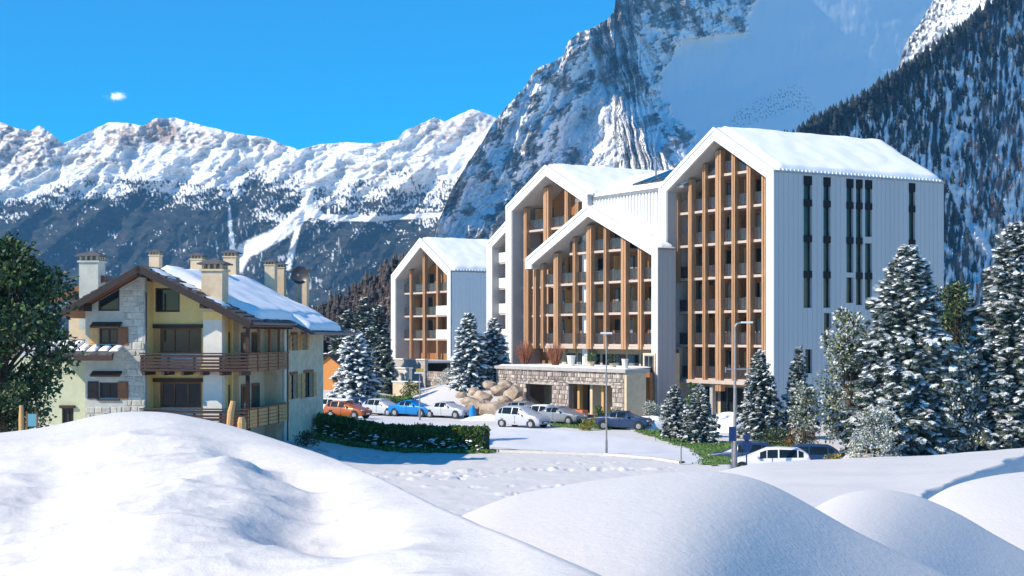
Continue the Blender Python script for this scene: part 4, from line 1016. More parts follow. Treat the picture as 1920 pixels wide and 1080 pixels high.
def _blob(seed, nz=3, nr=7):
    rg = np.random.RandomState(seed); V = [(0,0,.42)]; Fc = []
    for i in range(1, nz+1):
        p = i/nz*math.pi*.62
        for k in range(nr):
            a = 2*math.pi*k/nr+.3*i; r = math.sin(p)*(1+.3*rg.randn()*.6)
            V.append((r*math.cos(a)*1.0+.25, r*math.sin(a)*.62, math.cos(p)*.40+.04*rg.randn() - .12*(r*math.cos(a) > .4)))
    for k in range(nr): Fc.append((0, 1+k, 1+(k+1) % nr))
    for i in range(nz-1):
        for k in range(nr):
            a = 1+i*nr+k; b = 1+i*nr+(k+1) % nr; Fc += [(a, a+nr, b+nr), (a, b+nr, b)]
    return np.array(V), np.array(Fc)
BLOBS = [_blob(k) for k in range(4)]
def spruce(label, h, r, seed, group=None, snow=.75, dens=1.0, tuft=.42, blue=False, low=.05, cat='tree', tip=.8, frost=1.0, snowy=1.0, name='spruce_tree'):
    rg = np.random.RandomState(seed); t = thing(name, label, cat, group=group)
    tr = MB(); tr.tube((0,0,-.6), (0,0,h*.55), .022*h+.05, .012*h); tr.tube((0,0,h*.55), (0,0,h*.98), .012*h, .01)
    nb = int(46*dens*h/4 * (r/h*3.2)**.5)*2
    zz = low*h + (h*.985-low*h)*(rg.rand(nb)**1.12*.0 + np.linspace(0, 1, nb)**1.05)
    az = np.arange(nb)*2.39996 + rg.rand(nb)*.5
    prof = lambda z: r*np.clip(1-z/h, 0, 1)**tip * np.minimum(1, .62+1.9*z/h)
    lob = 1 + .18*np.sin(az*3+seed+zz*.8) + .12*np.sin(az*7+zz*2) + .10*np.sin(zz*3.1+seed)
    L = prof(zz)*lob*(.72+.38*rg.rand(nb)) + .10
    pos = []; dr = []; sz = []; frac = []
    for i in range(nb):
        steps = max(2, int(L[i]/(tuft*.62))+1); a = az[i]; el0 = .30*(zz[i]/h) - .18 - .22*(1-zz[i]/h)
        for j in range(steps):
            q = (j+.55+.3*rg.rand())/steps
            if q < .30 and L[i] > 1.1: continue
            rad = L[i]*q; z = zz[i] + rad*math.tan(el0)*.8 - .10*rad*q*(1 if L[i] > 1 else .2) + .05*rg.randn()
            side = (rg.rand()-.5)*1.0*L[i]*.42*(.4+q*.7)
            x, y = rad*math.cos(a)-side*math.sin(a), rad*math.sin(a)+side*math.cos(a)
            pos.append((x, y, z)); sa = a + side/(L[i]+.2)*.9 + .25*rg.randn(); dr.append((math.cos(sa), math.sin(sa), -.22+.35*(zz[i]/h)+.18*rg.randn())); sz.append(tuft*(.75+.5*rg.rand())*(.6+.4*min(1, L[i]/1.2))); frac.append(q)
        if i % 2 == 0 and L[i] > .5: tr.tube((0,0,zz[i]), (L[i]*.75*math.cos(a), L[i]*.75*math.sin(a), zz[i]+L[i]*.75*math.tan(el0)*.8), .03+.01*L[i], .012, n=4)
    pos, dr, sz, frac = map(np.array, (pos, dr, sz, frac)); tr.build('trunk', M['bark'], t)
    cr = Cloud(); Rm = frames(dr, roll=rg.randn(len(pos))*.35)
    cr.add(*TUFT, pos, Rm, sz)
    cr.add(*TUFT, pos-np.array((0,0,.10))*sz[:, None]*2, frames(dr*np.array((1,1,1.0))-np.array((0,0,.55)), roll=rg.randn(len(pos))*.5), sz*.9)
    cr.build('crown', M['needles_blue' if blue else 'needles'], t)
    if frost:
        fk = rg.rand(len(pos)) < frost; fr = Cloud(); fr.add(*TUFT, pos[fk]+np.array((0,0,.10))*sz[fk][:, None]/.4, frames(dr[fk]+np.array((0,0,.1)), roll=rg.randn(fk.sum())*.4), sz[fk]*.96)
        fr.build('frosted_twigs', M['frost'], t)
    clump = .5+.5*np.sin(pos[:, 0]*2.3+seed)*np.sin(pos[:, 2]*2.9)*np.sin(pos[:, 1]*2.1+1)
    k = (rg.rand(len(pos)) < snow*(.55+.75*clump)) & (frac > .3-.3*(pos[:, 2] > .7*h))
    sn = Cloud(); ids = np.where(k)[0]; which = rg.randint(0, 4, len(ids))
    for b in range(4):
        j = ids[which == b]
        if len(j): s_ = sz[j]; sn.add(*BLOBS[b], pos[j]+np.array((0,0,.02)), frames(dr[j], roll=rg.randn(len(j))*.2), np.stack([s_*(.45+.40*rg.rand(len(j)))*snowy, s_*(.30+.22*rg.rand(len(j)))*snowy, s_*(.26+.2*rg.rand(len(j)))*snowy], -1))
    sn.build('snow_load', M['tree_snow'], t, smooth=False, kind='stuff')
    return t
_leaf = (np.array([(0,0,0),(.5,.32,.06),(1,0,0),(.5,-.32,.06)]), np.array([(0,1,2,3)]))
def leafy(label, h, w, seed, mats, n=5000, leaf=.2, group=None, cat='tree', name='broadleaf_tree', trunk=.25, d=None, clumps=26, shape='oval', snow=0, bare=False, spread=.30, stems=1, upz=.55):
    """mats: list of (material, share)"""
    rg = np.random.RandomState(seed); t = thing(name, label, cat, group=group); d = d or w
    tr = MB(); cc = []
    for k in range(clumps):
        a = rg.rand()*2*np.pi; q = rg.rand()**.5; zz = rg.rand()
        if shape == 'oval': rr = math.sin(math.pi*min(.98, .12+.86*zz))**.6
        elif shape == 'cone': rr = (1-zz)**.7*.95+.08
        elif shape == 'dome': rr = math.sqrt(max(0, 1-zz**2))
        else: rr = 1
        cc.append((q*rr*w/2*.85*math.cos(a), q*rr*d/2*.85*math.sin(a), h*(trunk*.8+(1-trunk*.8)*zz*.93)))
    cc = np.array(cc)
    for s_ in range(stems):
        ox, oy = (0, 0) if stems == 1 else ((rg.rand()-.5)*w*.4, (rg.rand()-.5)*d*.4)
        tr.tube((ox, oy, -.4), (ox*1.3, oy*1.3, h*.6), (.03*h if stems == 1 else .03), .012*h if stems == 1 else .015, n=7)
    for c in cc:
        z0 = min(c[2]*.6, h*.6); tr.tube((0,0,z0), c, .012*h*.6+.01, .01, n=4)
    tr.build('trunk' if cat == 'tree' else 'stem', M['bark' if not bare else 'twig_red'], t)
    cs = w*spread*(.6+.6*rg.rand(len(cc)))
    first = True
    for m_, share in mats:
        k = int(n*share); ci = rg.randint(0, len(cc), k); v = rg.randn(k, 3); v /= np.linalg.norm(v, axis=1, keepdims=True)
        rad = rg.rand(k)**.45; p = cc[ci] + v*(cs[ci]*rad)[:, None]*np.array((1, d/w, .75))
        if shape == 'box':
            p = (rg.rand(k, 3)-.5)*np.array((w, d, 0)) + np.array((0,0,1))*rg.rand(k, 1)*h
            f_ = rg.randint(0, 3, k); p[:, 0] = np.where(f_ == 0, np.sign(p[:, 0])*w/2*.97, p[:, 0]); p[:, 1] = np.where(f_ == 1, np.sign(p[:, 1])*d/2*.97, p[:, 1]); p[:, 2] = np.where(f_ == 2, h, p[:, 2]); p += rg.randn(k, 3)*.05
        p[:, 2] = np.clip(p[:, 2], .02, None)
        if 'snow' in m_:
            p[:, 2] += .05; dd = v*np.array((1,1,.2)) + rg.randn(k, 3)*.2; c_ = Cloud(); b_ = BLOBS[seed % 4]; s0 = leaf*(.5+.6*rg.rand(k))
            c_.add(*b_, p, frames(dd), np.stack([s0, s0, s0*.7], -1)); c_.build('snow_load', M[m_], t, kind='stuff')
            continue
        dd = v + rg.randn(k, 3)*.7 + np.array((0,0,upz-.5 if not bare else upz)); c_ = Cloud(); c_.add(*_leaf, p, frames(dd, roll=rg.rand(k)*6.28), leaf*(.6+.8*rg.rand(k)))
        c_.build('crown' if cat == 'tree' else 'foliage', M[m_], t)
    return t
def put(t, px, py, Y, rz=0, sink=.0, z=None):
    """stand a thing on the ground where the photo column meets depth Y"""
    x = (px-CX)/F*Y; t.location = (x, Y, (Hs(x, Y) if z is None else z)-sink); t.rotation_euler.z = rz; return t
def hh(y0, y1, Y): return (y1-y0)/F*Y
# big frosted spruces on the right
put(spruce('huge frosted spruce with its pointed top before the slit windows of the tallest block', 12.7, 4.1, 11, snow=1.0, tuft=.55, dens=1.9, tip=.72, snowy=1.0), 1702, 850, 95)
put(spruce('huge frosted spruce cut off by the right edge of the photo', 14.2, 4.1, 12, snow=1.0, tuft=.55, dens=1.8, tip=.72, snowy=1.0), 1905, 850, 96)
put(spruce('frosted spruce standing just right of the grey street lamp', 6.1, 1.85, 13, snow=.95, tuft=.34, dens=1.35, tip=.8), 1425, 820, 107)
put(spruce('small frosted spruce on the lawn strip, left one of the pair', 3.7, 1.35, 14, snow=.9, tuft=.26, dens=1.3, tip=.7, snowy=.9), 1266, 820, 108)
put(spruce('small frosted spruce on the lawn strip, right one of the pair', 3.8, 1.4, 15, snow=.9, tuft=.26, dens=1.3, tip=.7, snowy=.9), 1313, 830, 103)
put(spruce('thin loose spruce between the lamp side spruce and the grey green tree', 6.4, 1.55, 16, snow=.7, tuft=.34, dens=.9, tip=.9, snowy=.8), 1497, 820, 107)
put(spruce('bushy blue spruce with thick snow pads beside the right end of the chalet', 7.3, 2.55, 17, snow=1.0, tuft=.52, dens=1.05, blue=True, tip=.62, snowy=1.45), 665, 750, 150)
put(spruce('snow laden blue spruce at the stone wall, left one of the pair by the boulders', 7.3, 2.1, 18, snow=.95, tuft=.52, dens=1.1, blue=True, tip=.7, snowy=1.3), 880, 712, 150)
put(spruce('snow laden blue spruce at the stone wall, right one of the pair by the boulders', 6.5, 1.95, 19, snow=.90, tuft=.5, dens=1.1, blue=True, tip=.7, snowy=1.3), 926, 712, 152)
for i, (px, y0, Y, r, lb) in enumerate(((682,522,178,2.6,'tallest dark spruce of the group behind the chalet'),(652,545,182,2.6,'broad dark spruce at the left of the group behind the chalet'),(708,538,186,2.5,'dark spruce at the right of the group behind the chalet'),(718,585,165,2.1,'lower dark spruce against the white edge of the leftmost hotel block'),(636,562,186,2.3,'dark spruce rising right above the chalet eave'),(694,572,168,2.3,'middle front dark spruce of the group behind the chalet'))):
    put(spruce(lb, hh(y0, 690, Y), r, 30+i, group='dark spruces behind the chalet', frost=.2, snow=.38, tuft=.6, dens=.75, tip=.75, snowy=.85), px, 690, Y)
# loose frosted and olive trees on the right
put(leafy('grey green frosted tree left of the huge spruce, reaching the slit windows', 9.3, 4.6, 41, [('leaf_olive',.36),('leaf_frost',.42),('leaf_dark',.22)], n=9500, leaf=.20, shape='oval', clumps=60, trunk=.05, spread=.17), 1592, 845, 97)
put(leafy('dark green tree behind the two huge spruces', 11.2, 4.2, 42, [('leaf_dark',.6),('leaf_olive',.4)], n=7000, leaf=.24, shape='oval', clumps=44, trunk=.1, spread=.19), 1795, 840, 104)
put(leafy('dark bluish tree touching the far corner of the tallest hotel block', 11.2, 3.0, 43, [('leaf_dark',.75),('leaf_frost',.25)], n=4500, leaf=.24, shape='oval', clumps=34, trunk=.1, spread=.2), 1748, 840, 108)
put(leafy('sparse grey green tree below the small windows of the side wall', 5.2, 2.4, 44, [('leaf_frost',.45),('leaf_olive',.35),('leaf_dark',.2)], n=3600, leaf=.15, shape='oval', clumps=30, trunk=.1, spread=.17), 1507, 835, 95)
put(leafy('frosted lower tree filling the gap between the two huge spruces', 6.5, 4.0, 45, [('leaf_frost',.6),('leaf_olive',.4)], n=5200, leaf=.18, shape='oval', clumps=40, trunk=.05, spread=.17), 1800, 845, 94)
put(leafy('frosted bush below the grey green tree at the snow bank', 3.0, 3.6, 46, [('leaf_frost',.7),('leaf_olive',.3)], n=3600, leaf=.14, shape='dome', clumps=30, trunk=.05, spread=.17, cat='bush', name='frosted_bush'), 1640, 850, 90)
# dark tree at the left edge
put(leafy('large dark green tree at the left edge covering the chalet annex', 8.4, 6.1, 47, [('leaf_dark',.88),('leaf_green',.12)], n=15000, leaf=.20, shape='oval', clumps=95, trunk=.22, spread=.15), 8, 800, 62, z=-4.3)
put(leafy('dark lower bush at the foot of the large dark tree', 2.6, 3.0, 48, [('leaf_dark',.9),('leaf_olive',.1)], n=2500, leaf=.16, shape='dome', clumps=20, cat='bush', name='bush', spread=.2), 8, 800, 60, z=-4.2)
# bushes
for lb, h, w, s_, ms, n, lf, px, Y, z, sh_ in (
    ('frosted round bush at the foot of the white edge of the low gabled block', 1.9, 2.6, 51, [('leaf_frost',.6),('leaf_olive',.4)], 2200, .12, 1222, 124, None, 'dome'),
    ('frosted upright bush left of the two small spruces', 2.6, 1.6, 52, [('leaf_frost',.75),('leaf_olive',.25)], 1600, .12, 1258, 116, None, 'oval'),
    ('bright green bush between the two small spruces and the hotel entrance', 3.9, 1.7, 53, [('leaf_green',1)], 1500, .17, 1297, 116, None, 'oval'),
    ('green shrub before the large opening of the pavilion', 1.7, 1.6, 54, [('leaf_green',.8),('leaf_dark',.2)], 1400, .12, 1123, 121, None, 'dome'),
    ('dark green shrub under the right end of the stone pavilion', 1.5, 1.9, 55, [('leaf_green',.5),('leaf_dark',.5)], 1400, .12, 1152, 120, None, 'dome'),
    ('low yellow green flowering shrub beside the terracotta planter', .8, 1.8, 56, [('leaf_green',.6),('leaf_yellow',.4)], 900, .10, 1105, 117, None, 'dome'),
    ('green juniper on the bank before the retaining wall', 1.6, 2.6, 57, [('leaf_green',.5),('leaf_dark',.5)], 1400, .14, 770, 158, None, 'dome'),
    ('dark spreading juniper right of the blue spruce', 1.2, 4.5, 58, [('leaf_dark',.7),('leaf_green',.3)], 1700, .14, 738, 145, None, 'dome'),
    ('small dark shrub at the corner of the chalet', .9, 1.6, 59, [('leaf_dark',.8),('leaf_olive',.2)], 900, .10, 575, 90, None, 'dome'),
    ('yellow green shrub with orange leaves at the snow bank below the frosted tree', 1.0, 1.9, 60, [('leaf_green',.5),('leaf_yellow',.5)], 1100, .11, 1562, 88, None, 'dome'),
    ('dark red barked bush on the lawn behind the parked white car', 1.1, 2.6, 61, [('twig_red',.7),('leaf_dark',.3)], 1400, .12, 1500, 100, None, 'dome'),
    ('low dark juniper under the spruce beside the lamp', .9, 3.2, 62, [('leaf_dark',.8),('leaf_olive',.2)], 1400, .12, 1450, 101, None, 'dome'),
    ('frosted low shrubs under the stone wall left of the boulders', 1.5, 3.5, 63, [('leaf_frost',.8),('leaf_olive',.2)], 1700, .13, 842, 158, None, 'dome')):
    if 'leaf_yellow' not in M: M['leaf_yellow'] = mat('leaf_yellow', (.42,.28,.04), .8, .3, 2, island=.5)
    put(leafy(lb, h, w, s_, ms, n=n, leaf=lf, shape=sh_, clumps=22, trunk=.05, cat='bush', name='bush', spread=.2), px, 0, Y, z=z)
# reddish bare shrubs and pots on the pavilion roof
PT = -7.05 + top + .02
def on_roof(px, v): p = hp(u_at(px, v), v, 0); return p
for lb, px, h, w, s_ in (('left reddish bare shrub on the roof of the stone pavilion', 984, 2.9, 2.2, 71), ('right reddish bare shrub on the roof of the stone pavilion', 1042, 2.8, 2.2, 72)):
    rg = np.random.RandomState(s_); t = thing('bare_shrub', lb, 'shrub'); mb = MB()
    for k in range(150):
        a = rg.rand()*6.28; q = rg.rand()**.5; x, y = q*.25*math.cos(a), q*.25*math.sin(a); ex, ey, ez = q*w/2*math.cos(a), q*w/2*math.sin(a), h*(.55+.45*rg.rand())*(1-.35*q)
        mb.tube((x,y,0), (ex*.6, ey*.6, ez*.6), .022, .016, n=3); mb.tube((ex*.6,ey*.6,ez*.6), (ex, ey, ez), .016, .006, n=3)
        for j in range(3):
            z_ = .5+.45*rg.rand(); mb.tube((ex*z_, ey*z_, ez*z_), (ex*z_+.3*(rg.rand()-.5), ey*z_+.3*(rg.rand()-.5), ez*z_+.3*rg.rand()), .012, .006, n=3)
    mb.build('twigs', M['twig_red'], t); p = on_roof(px, -6.5); t.location = (p.x, p.y, PT)
def pot(lb, px, v, w, h, col, plant=None, seed=0):
    t = thing('plant_pot', lb, 'plant pot'); n = 10
    MB().tube((0,0,0), (0,0,h), w*.36, w*.5, n=n).tube((0,0,h), (0,0,h+.06), w*.54, w*.54, n=n).build('pot', M[col], t)
    if plant:
        rg = np.random.RandomState(seed); k = 260; v_ = rg.randn(k, 3); v_ /= np.linalg.norm(v_, axis=1, keepdims=True); c = Cloud()
        c.add(*_leaf, v_*(rg.rand(k)**.5)[:, None]*np.array((w*.8, w*.8, .4))+np.array((0,0,h+.35)), frames(v_+.3*rg.randn(k,3)), .13+.1*rg.rand(k)); c.build('foliage', M[plant], t)
    p = on_roof(px, v); t.location = (p.x, p.y, PT)
pot('pale pot on the pavilion roof beside the right reddish shrub', 1071, -7.2, .8, 1.0, 'plaster_white')
pot('pot with green plant near the middle of the pavilion roof', 1108, -7.4, .7, .5, 'plaster_beige', 'leaf_green', 1)
pot('pot with low dark plant on the pavilion roof left of its end', 1149, -7.4, .7, .4, 'plaster_beige', 'leaf_dark', 2)
pot('pale tall pot at the right end of the pavilion roof', 1172, -8.2, .6, .8, 'plaster_white')
# clipped hedge
hw = thing('hedge', 'long clipped dark green hedge between the snow field and the parking area', 'hedge')
def hedge():
    rg = np.random.RandomState(5); a = np.array(((600-CX)/F*97., 97.)); b = np.array(((918-CX)/F*97., 97.)); a = np.array((-12.2, 98.5)); b = np.array((-1.55, 95.6))
    n = 21000; q = rg.rand(n); base = a[None]+(b-a)[None]*q[:, None]; d = (b-a)/np.linalg.norm(b-a); nn = np.array((-d[1], d[0])); W = 1.5; Ht = 1.35
    f_ = rg.rand(n); off = (rg.rand(n)-.5)*W; z = rg.rand(n)*Ht
    off = np.where(f_ < .42, -W/2, off); z = np.where(f_ > .62, Ht, z); endz = q > .985; off += .07*rg.randn(n); z += .06*rg.randn(n)
    rnd = np.clip((z-Ht+.35)/.35, 0, 1)*np.clip((np.abs(off)-W/2+.35)/.35, 0, 1); z -= rnd*.22
    lump = .10*pnoise(q*9, off*0+2.2) + .06*pnoise(q*30, off); off = off*(1+lump); z = z*(1+.7*lump)
    xy = base + nn[None]*off[:, None]; g = H(xy[:, 0], xy[:, 1]); p = np.stack([xy[:, 0], xy[:, 1], g+np.clip(z, .0, None)], -1)
    c = Cloud(); k = rg.rand(n) < .85; c.add(*_leaf, p[k], frames(rg.randn(k.sum(), 3)+np.array((0,0,.2)), roll=rg.rand(k.sum())*6), .13+.09*rg.rand(k.sum())); c.build('foliage', M['hedge_leaf'], hw)
    c = Cloud(); c.add(*_leaf, p[~k], frames(rg.randn((~k).sum(), 3), roll=rg.rand((~k).sum())*6), .12+.08*rg.rand((~k).sum())); c.build('foliage', M['leaf_dark'], hw)
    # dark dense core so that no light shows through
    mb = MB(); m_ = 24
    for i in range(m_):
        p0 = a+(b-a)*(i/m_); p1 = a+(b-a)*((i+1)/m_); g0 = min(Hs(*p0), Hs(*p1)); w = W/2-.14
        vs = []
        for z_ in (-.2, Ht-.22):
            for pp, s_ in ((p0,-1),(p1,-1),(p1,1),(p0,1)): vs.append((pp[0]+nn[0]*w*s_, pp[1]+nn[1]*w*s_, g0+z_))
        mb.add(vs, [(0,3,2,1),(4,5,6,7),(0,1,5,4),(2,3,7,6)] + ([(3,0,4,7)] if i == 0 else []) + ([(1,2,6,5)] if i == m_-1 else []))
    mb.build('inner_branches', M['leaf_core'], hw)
    # snow caught on the front foot of the hedge
    n = 200; q = rg.rand(n); off = -W/2-.06+.12*rg.randn(n); z = Ht*rg.rand(n)**2.0*.6; xy = a[None]+(b-a)[None]*q[:, None]+nn[None]*off[:, None]; p = np.stack([xy[:, 0], xy[:, 1], H(xy[:, 0], xy[:, 1])+z], -1)
    c = Cloud(); s0 = .05+.10*rg.rand(n); c.add(*BLOBS[1], p, frames(rg.randn(n,3)*np.array((1,1,.2))), np.stack([s0*1.6, s0*1.6, s0], -1)); c.build('snow_load', M['tree_snow'], hw, kind='stuff')
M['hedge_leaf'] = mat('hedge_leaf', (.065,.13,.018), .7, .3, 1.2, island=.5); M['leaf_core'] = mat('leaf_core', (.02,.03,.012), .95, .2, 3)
hedge()

# ---------------------------------------------------------------- lawns, lot, kerb
def gpt(px, py, z=-7.0): Y = -z*F/(py-HY); return ((px-CX)/F*Y, Y)
def inside(x, y, poly):
    r = np.zeros(x.shape, bool); n = len(poly)
    for i in range(n):
        (x0, y0), (x1, y1) = poly[i], poly[(i+1) % n]
        c = (y0 > y) != (y1 > y); r ^= c & (x < (x1-x0)*(y-y0)/((y1-y0) if y1 != y0 else 1e-9) + x0)
    return r
def patch(name, poly, m, lift=.03, step=.22, label=None, ragged=.5, kind='structure'):
    P = np.array(poly); x0, y0 = P.min(0)-.5; x1, y1 = P.max(0)+.5
    xs = np.arange(x0, x1, step); ys = np.arange(y0, y1, step); X, Y = np.meshgrid(xs, ys)
    cx_, cy_ = X[:-1, :-1]+step/2, Y[:-1, :-1]+step/2
    k = inside(cx_ + ragged*fbm(cx_/1.1, cy_/1.1, 3), cy_ + ragged*2*fbm(cx_/1.1+9, cy_/1.1, 3), [tuple(p) for p in P])
    Z = H(X, Y) + lift; V = np.stack([X, Y, Z], -1).reshape(-1, 3); m_ = X.shape[1]; i, j = np.where(k); a = i*m_+j
    Fq = np.stack([a, a+1, a+m_+1, a+m_], -1); used = np.unique(Fq); mp = -np.ones(len(V), int); mp[used] = np.arange(len(used))
    shared(name, npmesh(name, V[used], mp[Fq], m, smooth=True), kind=kind, label=label); return V[used]
def tufts(name, V, m, n, label, hgt=.10, parent=None):
    rg = np.random.RandomState(len(V)); i = rg.randint(0, len(V), n); p = V[i] + np.stack([.2*rg.randn(n), .2*rg.randn(n), np.zeros(n)], -1)
    c = Cloud(); c.add(*_leaf, p, frames(rg.randn(n,3)*np.array((.5,.5,0))+np.array((0,0,1)), roll=rg.rand(n)*6), hgt*(.6+.8*rg.rand(n)))
    c.build(name, m, parent, kind='stuff', label=label, cat='grass')
Lw = [gpt(*p) for p in ((1168,792),(1215,797),(1262,806),(1330,826),(1375,832),(1500,828),(1520,842),(1410,853),(1392,866),(1345,874),(1312,871),(1318,858),(1295,842),(1250,828),(1200,812))]
v = patch('lawn', Lw, M['grass'], .035, .2, 'green lawn strip under the small frosted spruces'); tufts('lawn_grass', v, M['leaf_green'], 5000, 'grass blades of the lawn strip under the small spruces')
v = patch('lawn', [gpt(*p) for p in ((1040,787),(1165,787),(1230,800),(1140,806),(1030,800))], M['grass'], .035, .2, 'thin lawn edge along the cars by the pavilion'); tufts('lawn_grass', v, M['leaf_green'], 1500, 'grass blades along the pavilion parking edge', .12)
def gp2(px, Y): return ((px-CX)/F*Y, Y)
v = patch('lawn', [gp2(603,120),(gp2(650,118)),gp2(648,138),gp2(601,138)], M['grass'], .05, .25, 'bright green lawn corner right behind the chalet', .2); tufts('lawn_grass', v, M['leaf_green'], 1500, 'grass blades of the lawn corner behind the chalet')
v = patch('lawn', [gp2(690,147),gp2(775,150),gp2(768,160),gp2(690,158)], M['grass'], .05, .25, 'green grass slope right of the blue spruce', .5); tufts('lawn_grass', v, M['leaf_green'], 2000, 'grass blades of the slope right of the blue spruce')
v = patch('grass_verge', [(-13.2,97.6),(-6.5,95.7),(-1.2,94.2),(-1.6,93.6),(-7,94.6),(-13.6,96.2)], M['grass'], .02, .2, 'grass and leaves showing along the foot of the hedge', .6); tufts('verge_grass', v, M['leaf_green'], 2600, 'grass tufts along the foot of the hedge', .2)
patch('parking_area', [gp2(800,100.5),gp2(925,98.5),gp2(1130,92.8),gp2(1290,85.5),gp2(1322,87),gp2(1296,97),gp2(1200,106),gp2(1040,118),gp2(890,124),gp2(640,136),gp2(600,134),gp2(606,108),gp2(760,103)], M['lot'], .012, .5, 'packed white snow of the parking area', .4)
def strip(name, pts, w, h, m, label, kind='structure', lift=0):
    mb = MB(); P = []
    for (ax, ay), (bx, by) in zip(pts[:-1], pts[1:]):
        n = max(1, int(math.hypot(bx-ax, by-ay)/1.0))
        for k in range(n): P.append((ax+(bx-ax)*k/n, ay+(by-ay)*k/n))
    P.append(pts[-1]); vs = []
    for i, p in enumerate(P):
        q = P[min(i+1, len(P)-1)]; r = P[max(i-1, 0)]; d = Vector((q[0]-r[0], q[1]-r[1])).normalized(); n_ = (-d.y*w/2, d.x*w/2); g = Hs(*p)+lift
        vs += [(p[0]-n_[0], p[1]-n_[1], g-.2), (p[0]-n_[0], p[1]-n_[1], g+h), (p[0]+n_[0], p[1]+n_[1], g+h), (p[0]+n_[0], p[1]+n_[1], g-.2)]
    fs = []
    for i in range(len(P)-1):
        a = i*4; fs += [(a, a+4, a+5, a+1), (a+1, a+5, a+6, a+2), (a+2, a+6, a+7, a+3)]
    mb.add(vs, fs + [(0,1,2,3)]); mb.build(name, m, kind=kind, label=label)
kp = [(-1.0,95.1),(2.6,93.6),(5.6,92.3),(8.2,89.3),(9.45,86.2)]
strip('kerb', kp, .35, .13, M['kerb'], 'pale kerb between the trodden snow field and the parking area')
strip('grass_edge', [(x+.05, y+.55) for x, y in kp], .5, .03, M['grass'], 'thin line of grass behind the pale kerb')
# snow heaps
def heap(label, x, y, rx, ry, h, seed, rz=0):
    n, m_ = 14, 28; V = []
    for i in range(n+1):
        for k in range(m_):
            a = 2*math.pi*k/m_; q = i/n; r = q*(1+.12*math.sin(3*a+seed)+.06*math.sin(7*a)); V.append((rx*r*math.cos(a), ry*r*math.sin(a), h*(1-q**2.2)*(1+.15*math.sin(5*q+a*2+seed))-.15))
    V = np.array(V); i = np.arange(n*m_); a = i; b = (i//m_)*m_+(i+1) % m_
    Fq = np.stack([a, a+m_, b+m_, b], -1); t = shared('snow_heap', npmesh('snow_heap', V, Fq, M['roof_snow'], smooth=True), None, loc=(x, y, Hs(x, y)), rz=rz, label=label, cat='snow heap')
heap('smooth white snow heap left of the small spruce pair', *gp2(1219,119), 2.6, 2.4, 1.0, 1)
heap('snow heap in front of the glass entrance of the tallest block', *gp2(1368,118), 2.2, 4.5, 1.3, 2)
heap('low snow heap beside the boulders at the parking area', *gp2(915,131), 2.6, 1.0, .6, 3)
# boulders
rgb = random.Random(21)
def boulder(x, y, z, sx, sy, sz, seed, lab, rz=0):
    rg = np.random.RandomState(seed); bm_ = []; 
    import bmesh
    bm = bmesh.new(); bmesh.ops.create_icosphere(bm, subdivisions=2, radius=1)
    nrm = rg.randn(6, 3); nrm /= np.linalg.norm(nrm, axis=1, keepdims=True); cut = .62+.22*rg.rand(6)
    for vtx in bm.verts:
        p = np.array(vtx.co)*(1+.08*rg.randn())
        for n_, c_ in zip(nrm, cut):
            d = p @ n_
            if d > c_: p = p - n_*(d-c_)
        vtx.co = (p[0]*sx, p[1]*sy, p[2]*sz)
    me = bpy.data.meshes.new('boulder'); bm.to_mesh(me); bm.free(); me.materials.append(M['boulder'])
    shared('boulder', me, None, loc=(x, y, z), rz=rz, label=lab, cat='boulder', group='boulders piled left of the stone pavilion')
def bat(px, py, Y): p = at(px, py, Y); return p.x, p.y, p.z
for i, (px, py, Y, s, lab) in enumerate(((905,745,140,1.25,'large tan boulder in the middle of the rock pile'),(935,733,141,1.15,'rounded pale boulder at the top of the rock pile'),(962,741,139,1.3,'big flat faced boulder at the right end of the rock pile'),(918,722,143,.9,'small top boulder below the left end of the pavilion roof'),(948,722,143,.85,'upper right boulder touching the pavilion wall'),(893,765,136,1.35,'long low boulder at the left foot of the rock pile'),(928,768,135,1.4,'wide pale boulder at the middle foot of the rock pile'),(958,765,136,1.1,'boulder behind the roof of the parked silver hatchback'),(880,752,139,.8,'narrow dark boulder at the left rim of the rock pile'),(975,752,138,.8,'small boulder at the foot of the pavilion wall'),(890,735,142,.75,'tilted brown boulder above the left rim of the rock pile'),(910,758,137,.7,'small wedge boulder between the two lower boulders'),(945,750,138,.75,'dark brown boulder wedged under the pale top one'),(865,742,146,.7,'outlying brown boulder on the snow slope left of the pile'))):
    x, y, z = bat(px, py, Y); boulder(x, y, z, s*(.85+.4*rgb.random()), s*.8, s*(.5+.2*rgb.random()), 100+i, lab, rgb.random()*3)
# earth core under the pile
heap_c = np.array(bat(925, 765, 140)); 

